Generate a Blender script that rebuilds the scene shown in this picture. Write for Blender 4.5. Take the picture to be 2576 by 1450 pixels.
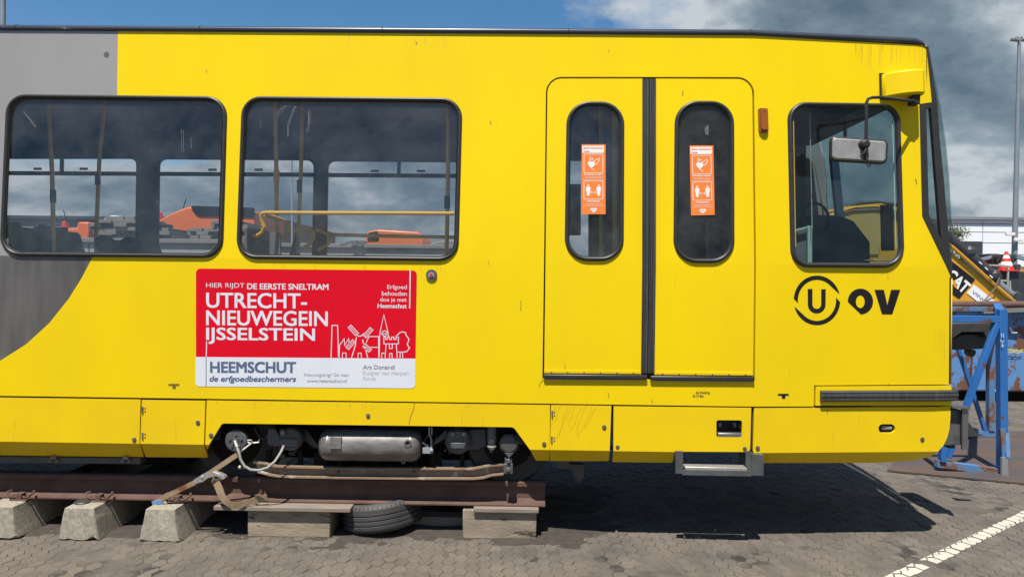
import bpy, bmesh, math, random
from mathutils import Vector, Matrix, noise
from mathutils.geometry import delaunay_2d_cdt
random.seed(7)
R = math.radians
for o in list(bpy.data.objects): bpy.data.objects.remove(o)
SC = bpy.context.scene
COL = SC.collection

# ------------------------------------------------------------ camera
FOC, CU, CV = 1787.0, 1288.0, 725.2          # focal length and centre, in photo units (2576 wide)
CAM = Vector((0, -5.18, 1.90))
YAW, PITCH, ROLL = R(0.84), R(-0.32), R(0.68)
cF = Vector((-math.sin(YAW)*math.cos(PITCH), math.cos(YAW)*math.cos(PITCH), math.sin(PITCH)))
r0 = cF.cross(Vector((0, 0, 1))).normalized(); u0 = r0.cross(cF)
cR = (r0*math.cos(ROLL) + u0*math.sin(ROLL)).normalized(); cU = cR.cross(cF)
cd = bpy.data.cameras.new('camera'); cam = bpy.data.objects.new('camera', cd); COL.objects.link(cam)
cam.matrix_world = Matrix(((cR.x, cU.x, -cF.x, CAM.x), (cR.y, cU.y, -cF.y, CAM.y), (cR.z, cU.z, -cF.z, CAM.z), (0, 0, 0, 1)))
cd.sensor_width = 36; cd.lens = FOC/2576*36; cd.clip_start = .05; cd.clip_end = 3000
SC.camera = cam

# ------------------------------------------------------------ light
SUNV = Vector((-.12, -.44, 1.0)).normalized()           # towards the sun
EXPO = 0.62
sl = bpy.data.lights.new('sun', 'SUN'); sl.energy = 4.9; sl.angle = R(.5); sl.color = (1, .955, .88)
so = bpy.data.objects.new('sun', sl); COL.objects.link(so); so.rotation_euler = SUNV.to_track_quat('Z', 'Y').to_euler()
W = bpy.data.worlds.new('World'); SC.world = W; W.use_nodes = True
nt = W.node_tree; N = nt.nodes; L = nt.links; N.clear()
def wn(t, **k):
    n = N.new(t)
    for a, b in k.items(): setattr(n, a, b)
    return n
def wmath(op, a, b=None, c=None, clamp=False):
    n = wn('ShaderNodeMath', operation=op, use_clamp=clamp)
    for i, x in enumerate((a, b, c)):
        if x is None: continue
        if isinstance(x, (int, float)): n.inputs[i].default_value = x
        else: L.new(x, n.inputs[i])
    return n.outputs[0]
def wramp(fac, stops):
    n = wn('ShaderNodeValToRGB'); e = n.color_ramp.elements
    while len(e) < len(stops): e.new(.5)
    for el, (p, c) in zip(e, stops): el.position = p; el.color = (*c, 1) if len(c) == 3 else c
    L.new(fac, n.inputs[0]); return n.outputs[0]
def wnoise(vec, scale, detail, rough=.55, dist=0):
    n = wn('ShaderNodeTexNoise'); n.inputs['Scale'].default_value = scale; n.inputs['Detail'].default_value = detail
    n.inputs['Roughness'].default_value = rough; n.inputs['Distortion'].default_value = dist
    L.new(vec, n.inputs['Vector']); return n.outputs['Fac']
sky = wn('ShaderNodeTexSky', sky_type='NISHITA'); sky.sun_disc = False
sky.sun_elevation = math.asin(SUNV.z); sky.sun_rotation = math.atan2(SUNV.x, SUNV.y)
sky.air_density = 1.15; sky.dust_density = .1; sky.ozone_density = 2.0
tc = wn('ShaderNodeTexCoord'); sx = wn('ShaderNodeSeparateXYZ'); L.new(tc.outputs['Generated'], sx.inputs[0])
X, Y_, Z = sx.outputs
zz = wmath('ADD', wmath('MAXIMUM', Z, 0.0), .42)
cb = wn('ShaderNodeCombineXYZ'); L.new(wmath('DIVIDE', X, zz), cb.inputs[0]); L.new(wmath('DIVIDE', Y_, zz), cb.inputs[1]); cb.inputs[2].default_value = 3.1
n1 = wnoise(cb.outputs[0], 2.1, 9, .56, .25)
bias = wmath('ADD', wmath('MULTIPLY', X, .78), wmath('MULTIPLY', wmath('MAXIMUM', wmath('SUBTRACT', .24, Z), 0), 6.0))
bias = wmath('SUBTRACT', bias, wmath('MULTIPLY', wmath('MAXIMUM', wmath('SUBTRACT', Z, .24), 0), .30))
q = wmath('ADD', n1, bias)
mask = wramp(q, [(.535, (0, 0, 0)), (.625, (1, 1, 1))])
n2 = wmath('ADD', wmath('MULTIPLY', wmath('SUBTRACT', wnoise(cb.outputs[0], 2.9, 10, .60, .1), .5), 2.1), .53)
shade = wmath('ADD', n2, wmath('MULTIPLY', wmath('MINIMUM', wmath('SUBTRACT', q, .74), .10), -.95))
shade = wmath('ADD', shade, wmath('MULTIPLY', wmath('MAXIMUM', wmath('SUBTRACT', .16, Z), 0), 1.2))
ccol = wramp(shade, [(.20, (1.25, 1.95, 2.65)), (.40, (2.2, 3.0, 3.7)), (.56, (3.5, 4.3, 5.0)), (.76, (6.6, 7.2, 7.8))])
mix = wn('ShaderNodeMix', data_type='RGBA'); L.new(mask, mix.inputs[0])
hs = wn('ShaderNodeHueSaturation'); hs.inputs['Saturation'].default_value = 1.30; hs.inputs['Value'].default_value = 1.34; L.new(sky.outputs[0], hs.inputs['Color']); L.new(hs.outputs[0], mix.inputs[6]); L.new(ccol, mix.inputs[7])
bg = wn('ShaderNodeBackground'); bg.inputs[1].default_value = .055; L.new(mix.outputs[2], bg.inputs[0])
wo = wn('ShaderNodeOutputWorld'); L.new(bg.outputs[0], wo.inputs[0])
vs = SC.view_settings; vs.view_transform = 'Standard'; vs.look = 'None'; vs.exposure = EXPO; vs.gamma = 1
vs.use_curve_mapping = False
SC.cycles.use_denoising = True; SC.cycles.max_bounces = 10; SC.cycles.transparent_max_bounces = 24; SC.cycles.sample_clamp_indirect = 6

# ------------------------------------------------------------ pixel -> world helpers
def ray(u, v): return (cF + cR*((u-CU)/FOC) - cU*((v-CV)/FOC))
def U(u, v, Y=0.0):
    d = ray(u, v); t = (Y-CAM.y)/d.y; return CAM + d*t
def G(u, v, z=0.0):
    d = ray(u, v); t = (z-CAM.z)/d.z; return CAM + d*t
def proj(p):
    d = Vector(p)-CAM; w = d.dot(cF)
    return (CU + FOC*d.dot(cR)/w, CV - FOC*d.dot(cU)/w, w)

# ------------------------------------------------------------ tram skin: y as a function of (x, z)
WID = 2.5
ZK = U(1000, 654).z; XC = U(1896, 600).x; ZB = U(1000, 1125).z
TT, TX, TB = math.tan(R(3.6)), .095, .95
def Sy(x, z):
    y = max(0, z-ZK)*TT + max(0, x-XC)*TX
    if z < ZB: y += (ZB-z)*TB
    return y
def sk(u, v):
    y = 0
    for _ in range(7):
        p = U(u, v, y); y = Sy(p.x, p.z)
    return (p.x, p.z)
def S(x, z, off=0.0):
    n = Vector((TX if x > XC else 0, -1, TT if z > ZK else (-TB if z < ZB else 0))).normalized()
    return Vector((x, Sy(x, z), z)) + n*off

# ------------------------------------------------------------ mesh builder
class MB:
    def __init__(s): s.v = []; s.f = []; s.m = []
    def add(s, vs, fs, mi=0):
        b = len(s.v); s.v += [Vector(p) for p in vs]; s.f += [[i+b for i in f] for f in fs]; s.m += [mi]*len(fs); return s
    def box(s, a, b, mi=0):
        (x0, y0, z0), (x1, y1, z1) = a, b
        return s.add([(x0,y0,z0),(x1,y0,z0),(x1,y1,z0),(x0,y1,z0),(x0,y0,z1),(x1,y0,z1),(x1,y1,z1),(x0,y1,z1)],
                     [(0,3,2,1),(4,5,6,7),(0,1,5,4),(1,2,6,5),(2,3,7,6),(3,0,4,7)], mi)
    def beam(s, p, q, w, h, up=(0, 1, 0), mi=0):
        p, q = Vector(p), Vector(q); d = (q-p).normalized(); a = Vector(up); a = (a-d*a.dot(d)).normalized(); b = d.cross(a)
        vs = []
        for c in (p, q):
            for i, j in ((-1,-1),(1,-1),(1,1),(-1,1)): vs.append(c + b*(i*w/2) + a*(j*h/2))
        return s.add(vs, [(0,1,2,3),(7,6,5,4),(0,4,5,1),(1,5,6,2),(2,6,7,3),(3,7,4,0)], mi)
    def cyl(s, p, q, r, n=16, r2=None, mi=0):
        return s.lathe(p, Vector(q)-Vector(p), [(r, 0), (r if r2 is None else r2, (Vector(q)-Vector(p)).length)], n, mi)
    def lathe(s, o, ax, prof, n=20, mi=0, caps=True):
        o = Vector(o); ax = Vector(ax).normalized()
        a = ax.orthogonal().normalized(); b = ax.cross(a); vs = []; fs = []
        for r, t in prof:
            for i in range(n):
                c = 2*math.pi*i/n; vs.append(o + ax*t + (a*math.cos(c)+b*math.sin(c))*r)
        for k in range(len(prof)-1):
            for i in range(n):
                j = (i+1) % n; fs.append((k*n+i, k*n+j, (k+1)*n+j, (k+1)*n+i))
        if caps: fs.append(tuple(range(n))[::-1]); fs.append(tuple(range((len(prof)-1)*n, len(prof)*n)))
        return s.add(vs, fs, mi)
    def tube(s, path, r, n=8, mi=0, closed=False):
        path = [Vector(p) for p in path]; m = len(path); vs = []; fs = []; prev = None
        for k, p in enumerate(path):
            a = path[(k-1) % m] if (k or closed) else p; b = path[(k+1) % m] if (k < m-1 or closed) else p
            d = (b-a).normalized()
            if prev is None: x = d.orthogonal().normalized()
            else: x = (prev - d*prev.dot(d)).normalized()
            prev = x; y = d.cross(x)
            for i in range(n):
                c = 2*math.pi*i/n; vs.append(p + (x*math.cos(c)+y*math.sin(c))*r)
        for k in range(m if closed else m-1):
            for i in range(n):
                j = (i+1) % n; k2 = (k+1) % m; fs.append((k*n+i, k*n+j, k2*n+j, k2*n+i))
        if not closed: fs.append(tuple(range(n))[::-1]); fs.append(tuple(range((m-1)*n, m*n)))
        return s.add(vs, fs, mi)
    def ribbon(s, path, w, t, side=(0, 1, 0), mi=0):
        """flat band: path of points, width w across the path in the plane normal to `side`, thickness t along `side`"""
        path = [Vector(p) for p in path]; sd = Vector(side).normalized(); vs = []; fs = []
        for k, p in enumerate(path):
            d = (path[min(k+1, len(path)-1)] - path[max(k-1, 0)]).normalized(); x = d.cross(sd).normalized()
            ww = w[k] if isinstance(w, (list, tuple)) else w
            for i, j in ((-1,-1),(1,-1),(1,1),(-1,1)): vs.append(p + x*(i*ww/2) + sd*(j*t/2))
        for k in range(len(path)-1):
            for i in range(4):
                j = (i+1) % 4; fs.append((k*4+i, k*4+j, k*4+4+j, k*4+4+i))
        n = len(path)*4; fs += [(3,2,1,0), (n-4,n-3,n-2,n-1)]
        return s.add(vs, fs, mi)
    def extr(s, poly, vec, mi=0):
        poly = [Vector(p) for p in poly]; n = len(poly); vec = Vector(vec)
        fs = [tuple(range(n)), tuple(range(n, 2*n))[::-1]] + [(i, (i+1) % n, n+(i+1) % n, n+i) for i in range(n)]
        return s.add(poly + [p+vec for p in poly], fs, mi)
    def uv(s, pts, Y, t, mi=0): return s.extr([U(a, b, Y) for a, b in pts], (0, t, 0), mi)
    def ball(s, c, r, n=10, sz=1.0, mi=0):
        k = max(4, n//2); prof = [(max(1e-4, r*math.sin(math.pi*i/k)), -r*sz*math.cos(math.pi*i/k)) for i in range(k+1)]
        return s.lathe(c, (0, 0, 1), prof, n, mi)

def link(o, parent=None):
    COL.objects.link(o)
    if parent is not None: o.parent = parent
    return o
def org(o):
    p = Vector((0, 0, 0))
    while o is not None: p += o.location; o = o.parent
    return p
def tag(o, label=None, cat=None, group=None, kind=None):
    for k, v in (('label', label), ('category', cat), ('group', group), ('kind', kind)):
        if v: o[k] = v
    if cat and not kind: o['kind'] = 'thing'
    return o
def O(name, mb, mats, parent=None, label=None, cat=None, group=None, kind=None, smooth=32, bevel=0, fix=True):
    me = bpy.data.meshes.new(name)
    if parent is not None: base = org(parent)
    elif cat:
        xs = [p.x for p in mb.v]; ys = [p.y for p in mb.v]; zs = [p.z for p in mb.v]
        base = Vector(((min(xs)+max(xs))/2, (min(ys)+max(ys))/2, min(zs)))
    else: base = Vector((0, 0, 0))
    me.from_pydata([p-base for p in mb.v], [], mb.f)
    if not isinstance(mats, (list, tuple)): mats = [mats]
    for m in mats: me.materials.append(m)
    if len(mats) > 1: me.polygons.foreach_set('material_index', mb.m)
    if fix:
        bm = bmesh.new(); bm.from_mesh(me); bmesh.ops.recalc_face_normals(bm, faces=bm.faces); bm.to_mesh(me); bm.free()
    if smooth:
        me.polygons.foreach_set('use_smooth', [True]*len(me.polygons)); me.set_sharp_from_angle(angle=R(smooth))
    o = bpy.data.objects.new(name, me); link(o, parent)
    if parent is None: o.location = base
    if bevel:
        b = o.modifiers.new('bevel', 'BEVEL'); b.width = bevel; b.segments = 2; b.limit_method = 'ANGLE'; b.angle_limit = R(40)
    return tag(o, label, cat, group, kind)
def thing(name, label, cat, loc, group=None):
    o = bpy.data.objects.new(name, None); o.empty_display_size = .1; COL.objects.link(o); o.location = loc
    return tag(o, label, cat, group)
def copy_tree(o, parent=None, d=(0, 0, 0)):
    c = o.copy(); COL.objects.link(c)
    if parent is not None: c.parent = parent
    else: c.location = o.location + Vector(d)
    for ch in o.children: copy_tree(ch, c)
    return c

# --- 2-D outlines in photo units
def rpoly(pts, r, n=7):
    """polygon with rounded corners; r one radius or one per corner"""
    out = []; m = len(pts)
    for i in range(m):
        p = Vector(pts[i]); a = Vector(pts[i-1]); b = Vector(pts[(i+1) % m]); ri = r[i] if isinstance(r, (list, tuple)) else r
        if ri <= 0: out.append(tuple(p)); continue
        da = (a-p).normalized(); db = (b-p).normalized(); ang = da.angle(db); t = ri/math.tan(ang/2)
        s = p+da*t; e = p+db*t; c = p + (da+db).normalized()*(ri/math.sin(ang/2))
        a0 = math.atan2(s.y-c.y, s.x-c.x); a1 = math.atan2(e.y-c.y, e.x-c.x); dd = (a1-a0+math.pi) % (2*math.pi)-math.pi
        for k in range(n+1):
            th = a0+dd*k/n; out.append((c.x+ri*math.cos(th), c.y+ri*math.sin(th)))
    return out
def inset(poly, d):
    """move a closed outline inwards by d (its own units)"""
    m = len(poly); ar = sum(poly[i-1][0]*poly[i][1]-poly[i][0]*poly[i-1][1] for i in range(m)); sg = 1 if ar > 0 else -1; out = []
    for i in range(m):
        a, p, b = Vector(poly[i-1]), Vector(poly[i]), Vector(poly[(i+1) % m]); e1 = (p-a); e2 = (b-p)
        if e1.length < 1e-9: e1 = e2
        if e2.length < 1e-9: e2 = e1
        e1.normalize(); e2.normalize(); n = Vector((-e1.y-e2.y, e1.x+e2.x))
        if n.length < 1e-6: n = Vector((-e1.y, e1.x))
        n.normalize(); c = max(.4, n.dot(Vector((-e1.y, e1.x)))); out.append(tuple(p + n*(sg*d/c)))
    return out
def pip(p, poly):
    x, y = p; c = False; j = len(poly)-1
    for i in range(len(poly)):
        xi, yi = poly[i]; xj, yj = poly[j]
        if (yi > y) != (yj > y) and x < (xj-xi)*(y-yi)/(yj-yi)+xi: c = not c
        j = i
    return c
def X2(poly): return [sk(u, v) for u, v in poly]
def plate(name, outl, mats, parent, holes=(), off=0., thick=.02, lines=(), pick=None, xz=False, mapf=None, **kw):
    """sheet-metal plate lying on the tram skin: outline and holes in photo units (or x,z if xz), real thickness inwards"""
    conv = (lambda p: p) if xz else X2
    mp = mapf or S
    P = conv(outl); H = [conv(h) for h in holes]; vs = []; ed = []
    def loop(pl, closed=True):
        b = len(vs); vs.extend(Vector(p) for p in pl); n = len(pl)
        ed.extend((b+i, b+(i+1) % n) for i in range(n if closed else n-1))
    loop(P)
    for h in H: loop(h)
    x0 = min(p[0] for p in P)-.02; x1 = max(p[0] for p in P)+.02; z0 = min(p[1] for p in P); z1 = max(p[1] for p in P)
    if mapf is None:
        for zc in (ZK, ZB):
            if z0+.004 < zc < z1-.004: loop([(x0, zc), (x1, zc)], False)
        if x0+.03 < XC < x1-.03: loop([(XC, z0-.02), (XC, z1+.02)], False)
    for ln in lines: loop(conv(ln), False)
    rv, _, rf, _, _, _ = delaunay_2d_cdt(vs, ed, [], 0, 1e-6)
    mb = MB(); keep = []; mi = []
    for f in rf:
        c = ((rv[f[0]].x+rv[f[1]].x+rv[f[2]].x)/3, (rv[f[0]].y+rv[f[1]].y+rv[f[2]].y)/3)
        if pip(c, P) and not any(pip(c, h) for h in H): keep.append(f); mi.append(pick(c) if pick else 0)
    n = len(rv)
    mb.v = [mp(p.x, p.y, off) for p in rv] + [mp(p.x, p.y, off-thick) for p in rv]
    cnt = {}
    for f in keep:
        for i in range(3):
            k = (f[i], f[(i+1) % 3]); cnt[frozenset(k)] = cnt.get(frozenset(k), []) + [k]
    for f, m in zip(keep, mi): mb.f += [list(f), [i+n for i in f[::-1]]]; mb.m += [m, m]
    for es in cnt.values():
        if len(es) == 1: a, b = es[0]; mb.f.append([b, a, a+n, b+n]); mb.m.append(0)
    used = sorted({i for f in mb.f for i in f}); rm = {i: k for k, i in enumerate(used)}
    mb.v = [mb.v[i] for i in used]; mb.f = [[rm[i] for i in f] for f in mb.f]
    return O(name, mb, mats, parent, smooth=20, **kw)
def ringmb(outl, w, h, off=0., n=6, xz=False, mb=None, mapf=None):
    """half-round rubber profile along a closed outline on the skin; w in metres, inwards from the outline"""
    P = outl if xz else X2(outl); mb = mb or MB(); mp = mapf or S
    rings = []
    for k in range(n+1):
        t = k/n; lat = w*t; o = h*math.sin(math.pi*t)**.6 if 0 < k < n else -.006
        rings.append([mp(p[0], p[1], off+o) for p in inset(P, lat)])
    m = len(P); vs = [p for r in rings for p in r]; fs = []
    for k in range(n):
        for i in range(m):
            j = (i+1) % m; fs.append((k*m+i, k*m+j, (k+1)*m+j, (k+1)*m+i))
    for i in range(m):
        j = (i+1) % m; fs.append((n*m+i, n*m+j, j, i))
    return mb.add(vs, fs)
def flat(mb, pts, off, mi=0, mapf=None, conv=None):
    """a flat printed polygon lying on the skin (photo units)"""
    q = [sk(*p) for p in pts] if conv is None else [conv(*p) for p in pts]; mp = mapf or S
    mb.add([mp(x, z, off) for x, z in q], [tuple(range(len(q)))], mi)
def text_mesh(s, bold=0, shear=0):
    cu = bpy.data.curves.new('t', 'FONT'); cu.body = s; cu.offset = bold; cu.shear = shear; cu.resolution_u = 3
    o = bpy.data.objects.new('t', cu); COL.objects.link(o); bpy.context.view_layer.update()
    me = bpy.data.meshes.new_from_object(o.evaluated_get(bpy.context.evaluated_depsgraph_get()))
    vs = [v.co.copy() for v in me.vertices]; fs = [tuple(p.vertices) for p in me.polygons]
    bpy.data.objects.remove(o); bpy.data.meshes.remove(me); bpy.data.curves.remove(cu)
    a = min(v.x for v in vs); b = max(v.x for v in vs); c = min(v.y for v in vs); d = max(v.y for v in vs)
    return [((v.x-a)/(b-a), (v.y-c)/(d-c)) for v in vs], fs
def text(mb, s, x0, y0, x1, y1, pt, bold=0, shear=0, slope=0., mi=0):
    """text filling the box (y0 top, y1 bottom); pt maps (x, y) to a 3-D point"""
    if bold > .010:                                  # heavier strokes: a second, slightly shifted and raised layer
        e = bold*3.0*abs(y1-y0); ey = e*.7
        for k, (p, q_) in enumerate(((0, 0), (1, 0), (0, 1), (1, 1))):
            lay = (lambda k: lambda x, y: pt(x, y) + Vector((0, -.0002*k, 0)))(k)
            text(mb, s, x0+e*p, y0+ey*q_, x1-e*(1-p), y1-ey*(1-q_), lay, 0, shear, slope, mi)
        return
    vs, fs = text_mesh(s, bold, shear)
    mb.add([pt(x0+a*(x1-x0), y1+(y0-y1)*b + slope*a*(x1-x0)) for a, b in vs], fs, mi)
def stroke(mb, pts, w, pt, closed=False, mi=0):
    """a printed line of width w through 2-D points"""
    pts = [Vector(p) for p in pts]; m = len(pts); l = []; r = []
    for i, p in enumerate(pts):
        a = pts[i-1] if (i or closed) else p; b = pts[(i+1) % m] if (i < m-1 or closed) else p
        e1 = (p-a); e2 = (b-p)
        if e1.length < 1e-9: e1 = e2
        if e2.length < 1e-9: e2 = e1
        e1 = e1.normalized(); e2 = e2.normalized(); n = Vector((-e1.y-e2.y, e1.x+e2.x))
        n = n.normalized() if n.length > 1e-6 else Vector((-e1.y, e1.x)); k = w/2/max(.45, n.dot(Vector((-e1.y, e1.x))))
        l.append(p+n*k); r.append(p-n*k)
    vs = [pt(*q) for q in l] + [pt(*q) for q in r]; k = m if closed else m-1
    mb.add(vs, [(i, (i+1) % m, m+(i+1) % m, m+i) for i in range(k)], mi)
# ------------------------------------------------------------ materials
def mat(name, col, rough=.5, metal=0., col2=None, nscale=8., ndetail=5, contrast=.5, bump=0., bscale=60., stretch=(1, 1, 1),
        col3=None, scale3=2., th3=(.55, .65), str3=(1, 1, 1), coat=0., spec=.5, emit=None):
    m = bpy.data.materials.new(name); m.use_nodes = True; t = m.node_tree; b = t.nodes['Principled BSDF']
    b.inputs['Roughness'].default_value = rough; b.inputs['Metallic'].default_value = metal
    b.inputs['Coat Weight'].default_value = coat; b.inputs['Coat Roughness'].default_value = .08
    b.inputs['Specular IOR Level'].default_value = spec
    if emit: b.inputs['Emission Color'].default_value = (*emit[:3], 1); b.inputs['Emission Strength'].default_value = emit[3]
    ge = t.nodes.new('ShaderNodeNewGeometry')
    def vec(s):
        n = t.nodes.new('ShaderNodeVectorMath'); n.operation = 'MULTIPLY'; n.inputs[1].default_value = s
        t.links.new(ge.outputs['Position'], n.inputs[0]); return n.outputs[0]
    def noi(v, sc, de, ro=.6):
        n = t.nodes.new('ShaderNodeTexNoise'); n.inputs['Scale'].default_value = sc; n.inputs['Detail'].default_value = de; n.inputs['Roughness'].default_value = ro
        t.links.new(v, n.inputs['Vector']); return n.outputs['Fac']
    def mr(f, a, c):
        n = t.nodes.new('ShaderNodeMapRange'); n.inputs[1].default_value = a; n.inputs[2].default_value = c; t.links.new(f, n.inputs[0]); return n.outputs[0]
    def mx(f, a, c):
        n = t.nodes.new('ShaderNodeMix'); n.data_type = 'RGBA'; t.links.new(f, n.inputs[0])
        for i, z in ((6, a), (7, c)):
            if isinstance(z, tuple): n.inputs[i].default_value = (*z, 1)
            else: t.links.new(z, n.inputs[i])
        return n.outputs[2]
    c = tuple(col)
    if col2:
        c = mx(mr(noi(vec(stretch), nscale, ndetail), .5-contrast/2, .5+contrast/2), tuple(col), tuple(col2))
    if col3:
        c = mx(mr(noi(vec(str3), scale3, 6, .65), *th3), c, tuple(col3))
    if isinstance(c, tuple): b.inputs['Base Color'].default_value = (*c, 1)
    else: t.links.new(c, b.inputs['Base Color'])
    if bump:
        n = t.nodes.new('ShaderNodeBump'); n.inputs['Strength'].default_value = bump; n.inputs['Distance'].default_value = .01
        t.links.new(noi(vec(stretch), bscale, 4), n.inputs['Height']); t.links.new(n.outputs[0], b.inputs['Normal'])
    return m
def glassmat(name, tint, ior=1.5, dust=.0):
    m = bpy.data.materials.new(name); m.use_nodes = True; t = m.node_tree; t.nodes.clear()
    o = t.nodes.new('ShaderNodeOutputMaterial'); tr = t.nodes.new('ShaderNodeBsdfTransparent'); tr.inputs[0].default_value = (*tint, 1)
    gl = t.nodes.new('ShaderNodeBsdfGlossy'); gl.inputs['Roughness'].default_value = .0; gl.inputs[0].default_value = (1, 1, 1, 1)
    g0 = t.nodes.new('ShaderNodeNewGeometry'); dp = t.nodes.new('ShaderNodeVectorMath'); dp.operation = 'DOT_PRODUCT'
    t.links.new(g0.outputs['Normal'], dp.inputs[0]); t.links.new(g0.outputs['Incoming'], dp.inputs[1])
    def mth(op, x, y):
        n = t.nodes.new('ShaderNodeMath'); n.operation = op
        for k, z in enumerate((x, y)):
            if isinstance(z, (int, float)): n.inputs[k].default_value = z
            elif z is not None: t.links.new(z, n.inputs[k])
        return n.outputs[0]
    f0 = ((ior-1)/(ior+1))**2
    sch = mth('ADD', mth('MULTIPLY', mth('POWER', mth('SUBTRACT', 1.0, mth('ABSOLUTE', dp.outputs['Value'], None)), 5.0), 1-f0), f0)
    mx = t.nodes.new('ShaderNodeMixShader'); t.links.new(sch, mx.inputs[0]); t.links.new(tr.outputs[0], mx.inputs[1]); t.links.new(gl.outputs[0], mx.inputs[2])
    out = mx.outputs[0]
    if dust:
        di = t.nodes.new('ShaderNodeBsdfDiffuse'); di.inputs[0].default_value = (.55, .57, .6, 1)
        ge = t.nodes.new('ShaderNodeNewGeometry')
        def layer(sc, a, b, amt, strz=1):
            v = t.nodes.new('ShaderNodeVectorMath'); v.operation = 'MULTIPLY'; v.inputs[1].default_value = (1, 1, strz); t.links.new(ge.outputs['Position'], v.inputs[0])
            n = t.nodes.new('ShaderNodeTexNoise'); n.inputs['Scale'].default_value = sc; n.inputs['Detail'].default_value = 6; n.inputs['Roughness'].default_value = .7; t.links.new(v.outputs[0], n.inputs['Vector'])
            r = t.nodes.new('ShaderNodeMapRange'); r.inputs[1].default_value = a; r.inputs[2].default_value = b; r.inputs[4].default_value = amt; t.links.new(n.outputs['Fac'], r.inputs[0]); return r.outputs[0]
        ad = t.nodes.new('ShaderNodeMath'); ad.operation = 'ADD'; t.links.new(layer(3, .3, .8, dust), ad.inputs[0]); t.links.new(layer(26, .66, .78, dust*3, .3), ad.inputs[1])
        m2 = t.nodes.new('ShaderNodeMixShader'); t.links.new(ad.outputs[0], m2.inputs[0]); t.links.new(out, m2.inputs[1]); t.links.new(di.outputs[0], m2.inputs[2]); out = m2.outputs[0]
    t.links.new(out, o.inputs[0]); return m
M = {}
YEL = (.80, .580, .001)
M['yellow'] = mat('yellow_paint', YEL, .34, col2=(.70, .492, .008), nscale=1.1, contrast=.6, stretch=(1, 1, .45), bump=.015, bscale=14,
                  col3=(.50, .34, .02), scale3=3.5, th3=(.66, .92), str3=(7, 7, .35), coat=.04, spec=.16)
M['yellow_dirty'] = mat('yellow_paint_grimy', (.76, .53, .005), .42, col2=(.68, .46, .01), nscale=2, contrast=.5,
                  col3=(.36, .25, .03), scale3=4, th3=(.62, .86), str3=(5, 5, .5), coat=.03, spec=.16)
M['grey_up'] = mat('upper_grey_tone', (.245, .230, .218), .4, col2=(.285, .270, .257), nscale=2, stretch=(1, 1, .4), coat=.3)
M['grey_low'] = mat('lower_grey_tone', (.066, .061, .057), .4, col2=(.130, .120, .112), nscale=2.6, stretch=(3, 3, .5), contrast=.45, coat=.3)
M['trim'] = mat('roof_trim_navy', (.034, .041, .058), .3, col2=(.045, .052, .07), nscale=3)
M['rubber'] = mat('black_rubber', (.018, .017, .017), .42, col2=(.03, .028, .027), nscale=14, bump=.05, bscale=90)
M['rubber_w'] = mat('weathered_rubber', (.022, .021, .021), .5, col2=(.06, .058, .056), nscale=5, contrast=.5, stretch=(6, 6, .6), bump=.08, bscale=50)
M['black'] = mat('matt_black', (.012, .012, .013), .6)
M['blackgloss'] = mat('black_gloss_panel', (.012, .012, .014), .12)
M['glass'] = glassmat('window_glass', (.92, .92, .915), 1.42, .05)
M['glass_far'] = glassmat('window_glass_clear', (.94, .945, .95), 1.35)
M['glass_cab'] = glassmat('cab_glass', (.80, .865, .86), 1.45, .012)
M['red'] = mat('poster_red', (.66, .002, .016), .38, spec=.2, col2=(.56, .003, .014), nscale=2, bump=.10, bscale=5)
M['white'] = mat('poster_white', (.66, .68, .72), .4, col2=(.60, .62, .67), nscale=3, bump=.03, bscale=9)
M['slate'] = mat('poster_slate_ink', (.085, .12, .21), .4)
M['greyink'] = mat('poster_grey_ink', (.22, .22, .24), .4)
M['palegrey'] = mat('poster_pale_ink', (.38, .38, .40), .4)
M['ink'] = mat('black_ink', (.009, .008, .009), .45, spec=.2, col2=(.02, .018, .018), nscale=9)
M['fadeink'] = mat('faded_ink', (.16, .11, .02), .5)
M['orange'] = mat('sticker_orange', (.80, .19, .028), .35, col2=(.76, .20, .035), nscale=6)
M['white_s'] = mat('sticker_white', (.74, .70, .66), .4)
M['amber'] = mat('amber_lens', (.33, .095, .006), .15, col2=(.22, .055, .005), nscale=40, coat=.6)
M['amber_b'] = mat('amber_base', (.24, .08, .012), .4)
M['steel'] = mat('dull_steel', (.30, .30, .30), .42, .75, col2=(.17, .165, .16), nscale=6, contrast=.5)
M['lock'] = mat('lock_metal', (.10, .09, .08), .45, .3)
M['tank'] = mat('worn_tank_paint', (.20, .185, .17), .5, .2, col2=(.085, .08, .075), nscale=4.2, contrast=.3, stretch=(1.2, 1, 4),
                col3=(.085, .07, .06), scale3=5, th3=(.55, .75), str3=(1, 1, 2.5))
M['dgrey'] = mat('underframe_grey', (.05, .05, .052), .5, col2=(.085, .082, .08), nscale=9, contrast=.5, bump=.1, bscale=60)
M['mgrey'] = mat('cast_grey', (.12, .125, .13), .45, .2, col2=(.06, .06, .06), nscale=9, contrast=.5, bump=.1, bscale=60)
M['under'] = mat('underframe_black', (.009, .008, .007), .9, spec=.2, col2=(.018, .015, .012), nscale=5)
M['wheel'] = mat('oily_wheel', (.02, .018, .017), .5, .2, col2=(.035, .03, .026), nscale=6)
M['skid'] = mat('rusty_brown_skid', (.26, .19, .13), .5, col2=(.17, .11, .07), nscale=7, contrast=.5, stretch=(1, 1, 3), col3=(.42, .37, .32), scale3=9, th3=(.56, .66))
M['hose'] = mat('light_hose', (.32, .31, .28), .5, col2=(.20, .19, .17), nscale=12)
M['crack'] = mat('fine_crack', (.58, .41, .01), .5)
M['rust'] = mat('rail_rust', (.078, .041, .030), .85, col2=(.120, .067, .048), nscale=9, contrast=.5, bump=.25, bscale=120, col3=(.07, .03, .024), scale3=4, th3=(.5, .7))
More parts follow.
